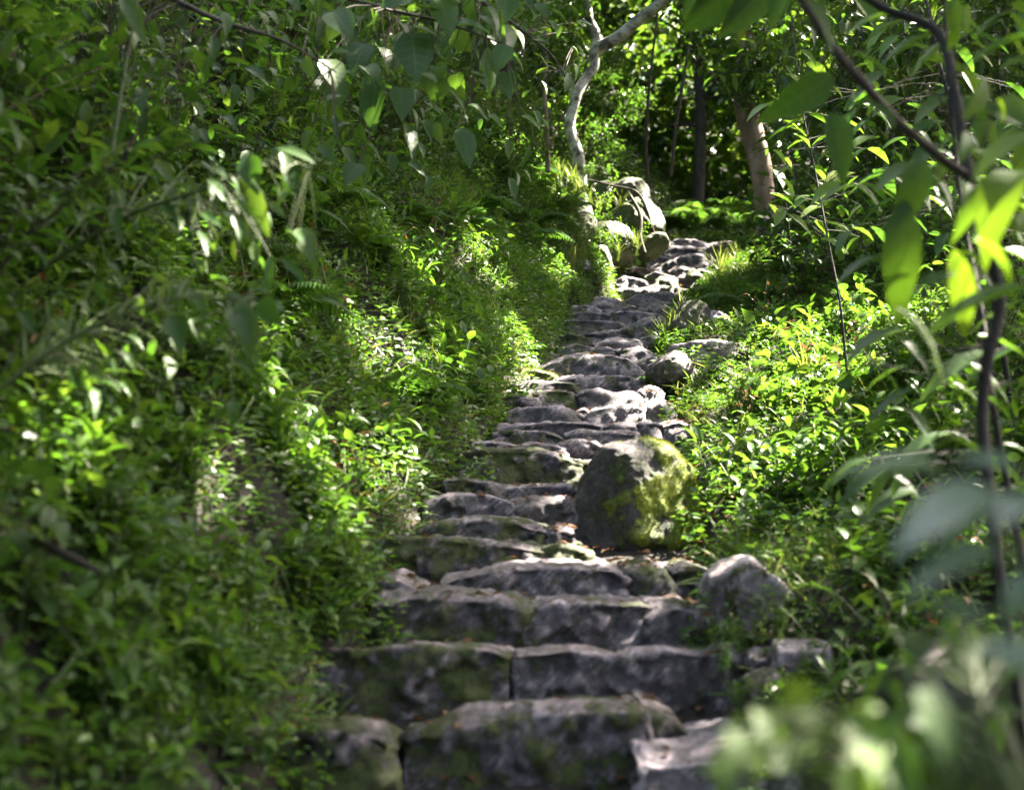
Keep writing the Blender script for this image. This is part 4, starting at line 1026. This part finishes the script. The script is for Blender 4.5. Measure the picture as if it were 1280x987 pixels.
def auto_leaves(n, box, d0, d1, size, templ, seed, tint=(0, 1), hang=.8, ang=.9, sp=1.0):
    rr = np.random.RandomState(seed); out = []
    for k in range(n):
        px = rr.uniform(box[0], box[2]); py = rr.uniform(box[1], box[3]); d = rr.uniform(d0, d1)
        s = size * rr.uniform(.65, 1.25) * F / d
        a = rr.normal(ang, sp)
        out.append((px, py, d, px + math.cos(a) * s * .8, py + math.sin(a) * s * hang, d - rr.uniform(-.03, .1), templ + ('_curl' if templ in ('oval', 'broad') and rr.rand() < .55 else ''), rr.uniform(.85, 1.1), rr.uniform(*tint), (rr.normal(.1, .5), -.5 + rr.normal(0, .3), .9)))
    return out

hand_branch('overhanging_branch', 'branch with large heart shaped leaves hanging over the steep leafy bank',
            [(300, -120, 7.6), (400, -20, 7.2), (480, 10, 7.0), (560, 30, 6.9), (640, 60, 7.0)], (.02, .012, .008, .004),
            [(515, 42, 6.9, 522, 96, 6.8, 'broad', 1.0, .25, (.1, -.8, .6)), (408, 75, 6.8, 428, 112, 6.75, 'broad', 1.0, 1.0), (415, 15, 6.7, 440, 40, 6.6, 'broad', 1, .4), (455, 55, 6.9, 440, 90, 6.8, 'broad', .9, .2),
             (500, 110, 6.9, 505, 145, 6.8, 'broad', .8, .3), (550, 0, 6.9, 565, 40, 6.8, 'broad', .8, .9), (600, 20, 7, 630, 34, 6.9, 'lance', 1, .3), (610, 60, 7, 615, 100, 6.9, 'lance', 1.1, .9), (470, 105, 7, 460, 160, 6.9, 'broad', .7, .1),
             (575, 160, 7, 590, 200, 6.9, 'oval', 1, .2), (625, 90, 7.1, 640, 115, 7.0, 'oval', .9, .2), (505, 155, 7, 525, 190, 6.9, 'oval', .8, .2), (448, 205, 6.9, 432, 226, 6.8, 'broad', .9, .2)]
            + auto_leaves(60, (380, -30, 640, 110), 6.7, 7.5, .15, 'broad', 11) + auto_leaves(30, (420, 90, 660, 230), 7.0, 7.8, .12, 'oval', 12), 'broad')
hand_branch('overhanging_branch', 'shaded branch of oval leaves above the dark top of the steep bank',
            [(60, -150, 6.4), (160, -40, 6.2), (260, 20, 6.0), (350, 50, 6.0), (420, 90, 6.1)], (.02, .014, .009, .004),
            auto_leaves(130, (60, -40, 440, 190), 5.8, 7.2, .09, 'oval', 13), 'broad')
hand_branch('overhanging_branch', 'long branch of broad leaves reaching towards the white barked tree',
            [(420, -180, 10.5), (520, -60, 10), (600, 0, 9.8), (680, 60, 9.8), (710, 100, 9.9)], (.03, .02, .012, .004),
            auto_leaves(120, (520, -50, 720, 150), 9.4, 11, .14, 'oval', 14, hang=.7), 'broad')
hand_branch('overhanging_branch', 'sunny spray of narrow leaves pushing out from the steep leafy bank',
            [(60, 330, 4.8), (160, 270, 4.7), (260, 235, 4.6), (340, 200, 4.6), (390, 210, 4.6)], (.009, .007, .005, .002),
            [(345, 185, 4.6, 392, 188, 4.55, 'lance', 1, .6), (352, 190, 4.6, 372, 232, 4.55, 'lance', 1.2, .3), (310, 195, 4.6, 316, 232, 4.5, 'oval', 1, .2), (300, 225, 4.6, 330, 280, 4.5, 'lance', 1.2, .9), (375, 285, 4.6, 390, 318, 4.5, 'oval', .9, .9)]
            + auto_leaves(75, (80, 200, 400, 330), 4.4, 5.0, .08, 'lance', 15, (.4, .97)), 'shrub', 'stem')
hand_branch('overhanging_branch', 'blurred spray of leaves over the middle of the steep leafy bank',
            [(-40, 520, 4.0), (60, 440, 4.0), (160, 390, 4.0), (250, 370, 4.0), (320, 390, 4.1)], (.009, .007, .004, .002),
            [(300, 375, 4.0, 318, 442, 3.95, 'lance', 1.3, .8), (290, 385, 4.0, 310, 415, 3.9, 'oval', 1, .2), (215, 395, 4, 225, 425, 3.9, 'oval', 1, .2)]
            + auto_leaves(70, (20, 340, 330, 500), 3.9, 5.0, .07, 'oval', 16, (.3, .97)), 'shrub', 'stem')
hand_branch('leaning_stalk', 'long slim grey green stalk leaning in front of the dark bank top',
            [(140, 190, 4.6), (152, 110, 4.6), (165, 40, 4.6), (176, -30, 4.6)], (.007, .006, .005, .004),
            [(150, -5, 4.6, 180, 36, 4.5, 'lance', .8, 1.0), (205, 100, 4.6, 190, 135, 4.6, 'lance', .6, .3)], 'shrub', 'stem', 'stalk')

# ------------------------------------------------------------------ blurred sapling close to the lens
hand_branch('foreground_sapling', 'dark branching sapling with big blurred leaves close by at the path edge',
            [(1262, 800, 3.78), (1240, 640, 3.85), (1228, 520, 3.92), (1236, 440, 3.92), (1250, 380, 3.92), (1238, 320, 3.92), (1218, 250, 3.92), (1206, 190, 3.99), (1192, 110, 4.06), (1172, 40, 4.13), (1100, 8, 4.2), (1050, -30, 4.2)], (.012, .016, .018, .018, .017, .015, .012),
            [(1195, 30, 3.78, 1190, 60, 3.78, 'oval_curl', 1, .3), (1290, 45, 3.64, 1195, 62, 3.64, 'oval', .7, .2, (0, -.3, 1)), (1240, 130, 3.64, 1300, 150, 3.5, 'broad', .7, .5), (1300, 165, 3.22, 1205, 200, 3.22, 'oval', 1.2, .9, (0, -.4, .9)),
             (1270, 215, 3.36, 1220, 262, 3.22, 'oval_curl', 1, .8), (1150, 200, 3.5, 1138, 275, 3.43, 'oval_curl', .9, .2, (.2, -.9, .4)), (1130, 250, 3.5, 1125, 385, 3.43, 'long', 1.6, .25, (-.2, -.95, .2)), (1215, 300, 3.22, 1300, 330, 3.22, 'oval_curl', .9, .5, (0, -.3, 1)),
             (1150, 360, 3.08, 1195, 330, 3.08, 'oval', .8, .2), (1290, 360, 3.08, 1140, 385, 3.08, 'oval', .5, .2, (0, -.4, 1)), (1120, 385, 3.22, 1225, 455, 3.22, 'long', 1.4, .9, (.2, -.5, .8)), (1190, 310, 3.36, 1225, 420, 3.36, 'long', 1.5, .9),
             (1265, 290, 3.36, 1320, 260, 3.36, 'broad', .8, .9), (1205, 120, 4.06, 1240, 160, 3.99, 'oval_curl', 1, .1)]
            + auto_leaves(20, (1170, -20, 1300, 330), 3.3, 4.4, .115, 'oval', 17, (.2, 1)), 'near', 'twig_dark', 'sapling', foot=True)
hand_branch('foreground_branch', 'slanting grey brown branch crossing in front of the sunlit saplings',
            [(1212, 222, 3.95), (1180, 200, 3.92), (1120, 150, 3.89), (1080, 105, 3.85), (1048, 68, 3.85), (1022, 30, 3.85), (995, -20, 3.85), (980, -90, 3.85)], (.013, .0145, .0135, .0135, .012),
            [(1042, 95, 3.92, 960, 148, 3.85, 'oval', .8, .0, (0, -.9, -.3)), (1040, 140, 3.92, 1062, 222, 3.85, 'oval', .8, .0, (.1, -.95, -.2)), (1000, -10, 3.36, 1060, 55, 3.36, 'oval', .7, .2), (1060, 65, 3.64, 1130, 80, 3.64, 'lance', 1, .1, (0, -.5, .9)), (1120, 160, 3.64, 1085, 110, 3.64, 'lance', .9, .2)], 'near')
def droop_leaves(n, box, d0, d1, size, templ, seed, tint=(0, 1)):
    rr = np.random.RandomState(seed); out = []
    for k in range(n):
        px = rr.uniform(box[0], box[2]); py = rr.uniform(box[1], box[3]); d = rr.uniform(d0, d1)
        s = size * rr.uniform(.6, 1.2) * F / d
        a = rr.choice([0, math.pi]) + rr.normal(0, .5)
        out.append((px, py, d, px + math.cos(a) * s, py + abs(math.sin(a)) * s * .6 + .12 * s, d + rr.uniform(-.12, .12), templ, rr.uniform(.7, 1.0), rr.uniform(*tint), (rr.normal(0, .25), -.35, 1)))
    return out
hand_branch('leaning_sapling', 'sapling with long level leaves standing over the low bank, half in shade',
            [(1290, 760, 4.6), (1262, 620, 4.6), (1240, 500, 4.6), (1225, 380, 4.7), (1205, 280, 4.8), (1190, 150, 4.9), (1180, 0, 5)], (.014, .012, .01, .006),
            droop_leaves(46, (1080, 330, 1290, 640), 4.3, 5.0, .21, 'lance', 31, (.1, .9)) + droop_leaves(36, (1100, 0, 1290, 340), 4.5, 5.4, .19, 'oval', 32), 'broad', 'twig_dark', 'sapling', foot=True)
hand_branch('leaning_sapling', 'sapling with sunny yellow green leaves beyond the slanting branch',
            [(1060, 470, 8.6), (1050, 380, 8.6), (1035, 300, 8.7), (1020, 220, 8.8), (1000, 120, 8.9), (990, 20, 9)], (.009, .008, .006, .004),
            droop_leaves(60, (960, 60, 1090, 300), 8.3, 9.2, .17, 'oval', 33, (.5, 1)), 'herb', 'twig_dark', 'sapling', foot=True)
hand_branch('leaning_sapling', 'sapling with pale green leaves in the upper corner, crossed by a forked branch',
            [(1250, 420, 7.2), (1225, 300, 7.2), (1200, 180, 7.2), (1170, 60, 7.3), (1150, -40, 7.4)], (.016, .013, .01, .006),
            droop_leaves(80, (1060, -10, 1290, 300), 6.8, 7.8, .2, 'oval', 34, (0, 1)), 'shrub', 'twig_dark', 'sapling', foot=True)
hand_branch('hanging_twig', 'dark backlit leaves hanging at the top edge above the stairs',
            [(1010, -90, 4.2), (960, -50, 4.2), (900, -25, 4.2), (850, -15, 4.2)], (.012, .009, .005),
            [(935, -30, 4.2, 860, 38, 4.15, 'broad', .7, .0, (.1, -.9, -.4)), (960, -20, 4.2, 905, 45, 4.15, 'broad', .6, .1, (.1, -.9, -.3)), (980, -20, 4.2, 965, 30, 4.15, 'oval', .7, .0), (890, -30, 4.2, 855, 15, 4.15, 'oval', .9, .0), (925, 0, 4.25, 930, 48, 4.2, 'oval', .7, .9)], 'near', cat='twig')
hand_branch('foreground_plant', 'pale blurred broad leaves held out close to the lens above the bank',
            [(1330, 860, 1.35), (1300, 760, 1.35), (1270, 690, 1.35), (1240, 640, 1.35)], (.005, .004, .002),
            [(1240, 615, 1.35, 1112, 664, 1.30, 'broad', .62, .1, (-.1, -.55, .95)), (1290, 625, 1.4, 1232, 650, 1.38, 'broad', .9, .3, (0, -.5, 1)), (1245, 690, 1.35, 1130, 715, 1.3, 'broad', .55, .1, (0, -.4, 1)), (1300, 720, 1.4, 1252, 770, 1.38, 'broad', .8, .3),
             (1180, 590, 1.5, 1060, 560, 1.5, 'oval', .7, 1.0, (0, -.5, .9)), (1270, 585, 1.5, 1200, 560, 1.5, 'oval', .6, .8), (1235, 775, 1.35, 1160, 745, 1.35, 'oval', .6, .5), (1300, 830, 1.3, 1220, 800, 1.3, 'broad', .7, .2)], 'pale', 'stem', 'plant', foot=True)
hand_branch('foreground_plant', 'blurred yellow green leaf cluster rising close to the lens by the lowest step',
            [(1120, 1120, 1.6), (1100, 1010, 1.6), (1070, 950, 1.6), (1040, 900, 1.6)], (.005, .004, .002),
            [(960, 955, 1.6, 870, 945, 1.6, 'oval', .6, 1.0, (0, -.5, .9)), (1150, 860, 1.6, 1205, 960, 1.55, 'broad', .6, .2, (.2, -.6, .8)), (1080, 900, 1.7, 1150, 990, 1.6, 'oval', .9, .2)]
            + auto_leaves(60, (910, 885, 1130, 1010), 1.5, 2.0, .034, 'oval', 18, (.75, 1)), 'near', 'stem', 'plant', foot=True)
hand_branch('foreground_plant', 'blurred shadowed weed rising close by in the lower corner of the low bank',
            [(1320, 1150, 1.8), (1280, 1020, 1.8), (1240, 930, 1.8), (1220, 860, 1.8)], (.005, .004, .002),
            auto_leaves(70, (1100, 760, 1300, 1000), 1.8, 3.2, .075, 'oval', 19, (0, .6)), 'near', 'stem', 'plant', foot=True)

# ------------------------------------------------------------------ boulder moss: leafy cushions on its sunny side
def moss_on(o, n, field, size):
    me = o.data
    co = np.empty(len(me.vertices) * 3); me.vertices.foreach_get('co', co); co = co.reshape(-1, 3)
    no = np.empty(len(me.vertices) * 3); me.vertices.foreach_get('normal', no); no = no.reshape(-1, 3)
    f = np.clip(field(co, no), 0, 1)
    a = me.attributes.new('mossy', 'FLOAT', 'POINT'); a.data.foreach_set('value', f.astype(np.float32))
    b = np.array([.5 + noise.noise(Vector(c) * 16) for c in co])
    co = co + no * (.014 * f * b)[:, None]; me.vertices.foreach_set('co', co.astype(np.float32).ravel()); me.update()
    k = np.where(f > .55)[0]
    i = k[RNG.randint(len(k), size=n)]
    P = co[i] + RNG.normal(0, .006, (n, 3)) - no[i] * .002
    Y = no[i] * .7 + RNG.normal(0, .6, (n, 3)) + np.array([0, 0, -.2])
    L = Leaves(); L.add('thin', P, Y, no[i] + RNG.normal(0, .5, (n, 3)), size * RNG.uniform(.5, 1.4, n))
    link('moss', L.mesh('moss'), o, M['moss'])
def bfield(co, no):
    q = np.array([noise.noise(Vector(c) * 7) + .6 * noise.noise(Vector(c) * 19) + .3 * noise.noise(Vector(c) * 45) for c in co])
    return .45 + 1.35 * q + 1.9 * (co[:, 0] - .10) + .35 * (no[:, 0] - .2) - .8 * np.clip(.2 - co[:, 2], 0, 1) * 3 - .5 * (co[:, 0] < -.1)
moss_on(bo, 26000, bfield, .011)
for nm, o in [(o['label'], o) for o in COL.objects if o.name.startswith('step_stone') and o['label'].startswith('bright yellow mossed')]:
    moss_on(o, 7000, lambda co, no: .35 + .6 * no[:, 2] + np.array([noise.noise(Vector(c) * 9) for c in co]), .012)

# dead leaves and bits of twig caught on the treads
def tread_litter():
    L = Leaves(); P, A = [], []
    for o in [o for o in COL.objects if o.name.startswith('step_stone') and o.location.y < 12]:
        me = o.data; vs = [v for v in me.vertices if v.normal.z > .75 and v.co.y > .03]
        for k in range(random.randint(8, 26)):
            v = random.choice(vs); P.append(tuple(o.location + v.co + Vector((0, 0, .006))))
    n = len(P); a = RNG.rand(n) * 6.28
    L.add('oval', np.array(P), np.stack([np.cos(a), np.sin(a), RNG.uniform(-.1, .25, n)], -1), np.array([[0, -.1, 1.]]) + RNG.normal(0, .3, (n, 3)), RNG.uniform(.02, .06, n))
    o = link('leaf_litter', L.mesh('leaf_litter'), None, M['dead']); tag(o, 'dry leaf bits caught on the treads of the stone steps', None, None, 'stuff')
tread_litter()

# ------------------------------------------------------------------ sun, sky and unseen trees added to shade the path
def open_to_sun(P):
    s = np.array(SUN); k = np.ones(len(P), bool)
    for c, r in HOLES:
        w = P - c; t = w @ s
        k &= ~((np.linalg.norm(w - t[:, None] * s, axis=1) < r + .14) & (t > 0))
    return k
def unseen_shade_tree(base, centre, rad, n, label):
    r = empty('unseen_shade_tree', base, label, 'tree', 'unseen trees added to shade the path')
    b = np.array(base); c = np.array(centre) - b
    T, L = Tubes(), Leaves(); B = T
    T.add(smooth_path([(0, 0, -.5), c * np.array([.2, .2, .4]), c * np.array([.7, .7, .8]), c], 20), (.22, .16, .08), 10, .05)
    for k in range(14):
        az = k * 2.4; e = c + np.array([math.cos(az), math.sin(az), RNG.uniform(-.1, .2)]) * rad * RNG.uniform(.5, 1)
        B.add(smooth_path([c * .85, (c * .9 + e) / 2, e], 8), (.06, .015), 5)
    a = RNG.rand(n) * 6.28; q = np.sqrt(RNG.rand(n)) * rad
    P = np.stack([np.cos(a) * q, np.sin(a) * q, RNG.normal(0, .45, n)], -1) + c
    P = P[open_to_sun(P + b)]; m = len(P)  # leaves cut out along the beams so chosen spots get sun
    a = RNG.rand(m) * 6.28
    L.add('oval', P, np.stack([np.cos(a), np.sin(a), RNG.uniform(-.5, .1, m)], -1), np.array([[0, 0, 1.]]) + RNG.normal(0, .35, (m, 3)), RNG.uniform(.18, .34, m))
    link('trunk', T.mesh('trunk'), r, M['bark_dark']); link('crown', L.mesh('crown'), r, M['forest'])
for (bx, by, cx, cy, rad) in [(6, 5, 3.6, 4.5, 3.6), (8.5, 8, 7.5, 8.5, 3.8), (6.5, 10, 4.0, 10.5, 3.7), (9, 14, 8, 14.5, 3.8), (7.5, 16, 4.3, 16.5, 3.8), (8.5, 3, 7.0, 2.5, 3.6), (13, 16, 11.8, 17.5, 3.8), (10, 21, 7.2, 21.5, 3.4), (10, 26, 5.2, 26.0, 3.6), (13, 26, 10.5, 26.5, 3.6), (11, 31, 3.0, 31, 4.0), (14, 31, 9.5, 31.5, 4.0), (11, 27, 0.5, 27, 3.6)]:  # unseen crowns added to block the sun, gaps carved for light patches
    unseen_shade_tree((bx, by, gz(bx, by)), (cx, cy, float(zstair(cy)) + 9.0), rad, int(rad * rad * 480), 'unseen tall tree added over the low grassy bank to shade the path')

for (bx, by, cx, cy, rad, up) in [(-5.0, 1.5, -3.4, 2.2, 2.4, 4.6), (-5.5, 5.5, -4.6, 5.8, 2.4, 5.6), (-4.5, -4, -2.6, -3.2, 2.6, 6.2), (4.5, -4.5, 2.8, -3.5, 2.8, 6.5), (5.2, 1.0, 3.4, 1.2, 2.3, 5.2), (-4.8, 0.4, -2.7, 1.9, 1.9, 3.9), (-6.5, 9.5, -4.0, 9.8, 2.8, 7.0), (-7, 14, -3.6, 14.5, 3.0, 7.5)]:  # unseen trees added to dim the sky light from the sides and behind
    unseen_shade_tree((bx, by, gz(bx, by)), (cx, cy, float(zstair(cy)) + up), rad, int(rad * rad * (600 if cx < -3 and by < 7 else 300)), 'unseen tree added over the path to shade it' if by < 0 else 'unseen tree added near the path to shade the banks')

def light():
    w = bpy.data.worlds.new('World'); SC.world = w; w.use_nodes = True
    nt = w.node_tree; nt.nodes.clear()
    out = nt.nodes.new('ShaderNodeOutputWorld'); bg = nt.nodes.new('ShaderNodeBackground'); sky = nt.nodes.new('ShaderNodeTexSky')
    sky.sky_type = 'NISHITA'; sky.sun_disc = False; sky.dust_density = 6.0; sky.ozone_density = .6; sky.air_density = .8
    sky.sun_elevation = math.asin(SUN.z); sky.sun_rotation = math.atan2(SUN.x, SUN.y)
    bg.inputs['Strength'].default_value = .085
    nt.links.new(sky.outputs[0], bg.inputs[0]); nt.links.new(bg.outputs[0], out.inputs[0])
    l = bpy.data.lights.new('sun', 'SUN'); l.energy = 5.0; l.angle = math.radians(.5); l.color = (1, .95, .86)
    o = bpy.data.objects.new('sun', l); COL.objects.link(o)
    o.rotation_euler = (-SUN).to_track_quat('-Z', 'Y').to_euler()
light()

cam = bpy.data.cameras.new('camera'); co = bpy.data.objects.new('camera', cam); COL.objects.link(co)
co.location = (0, 0, 0); co.rotation_euler = (math.pi / 2 + TH, 0, 0)
cam.sensor_width = 36.0; cam.lens = F / 1280 * 36.0; cam.clip_start = .05; cam.clip_end = 500
cam.dof.use_dof = True; cam.dof.focus_distance = 11.0; cam.dof.aperture_fstop = 1.8; cam.dof.aperture_blades = 9
SC.camera = co
SC.view_settings.view_transform = 'Standard'; SC.view_settings.look = 'None'; SC.view_settings.exposure = 3.8; SC.view_settings.gamma = 1.0
SC.view_settings.use_white_balance = True; SC.view_settings.white_balance_temperature = 7000; SC.view_settings.white_balance_tint = 11
SC.render.engine = 'CYCLES'
cy = SC.cycles
cy.max_bounces = 6; cy.diffuse_bounces = 3; cy.glossy_bounces = 2; cy.transmission_bounces = 4; cy.transparent_max_bounces = 4
cy.caustics_reflective = False; cy.caustics_refractive = False; cy.sample_clamp_indirect = 6
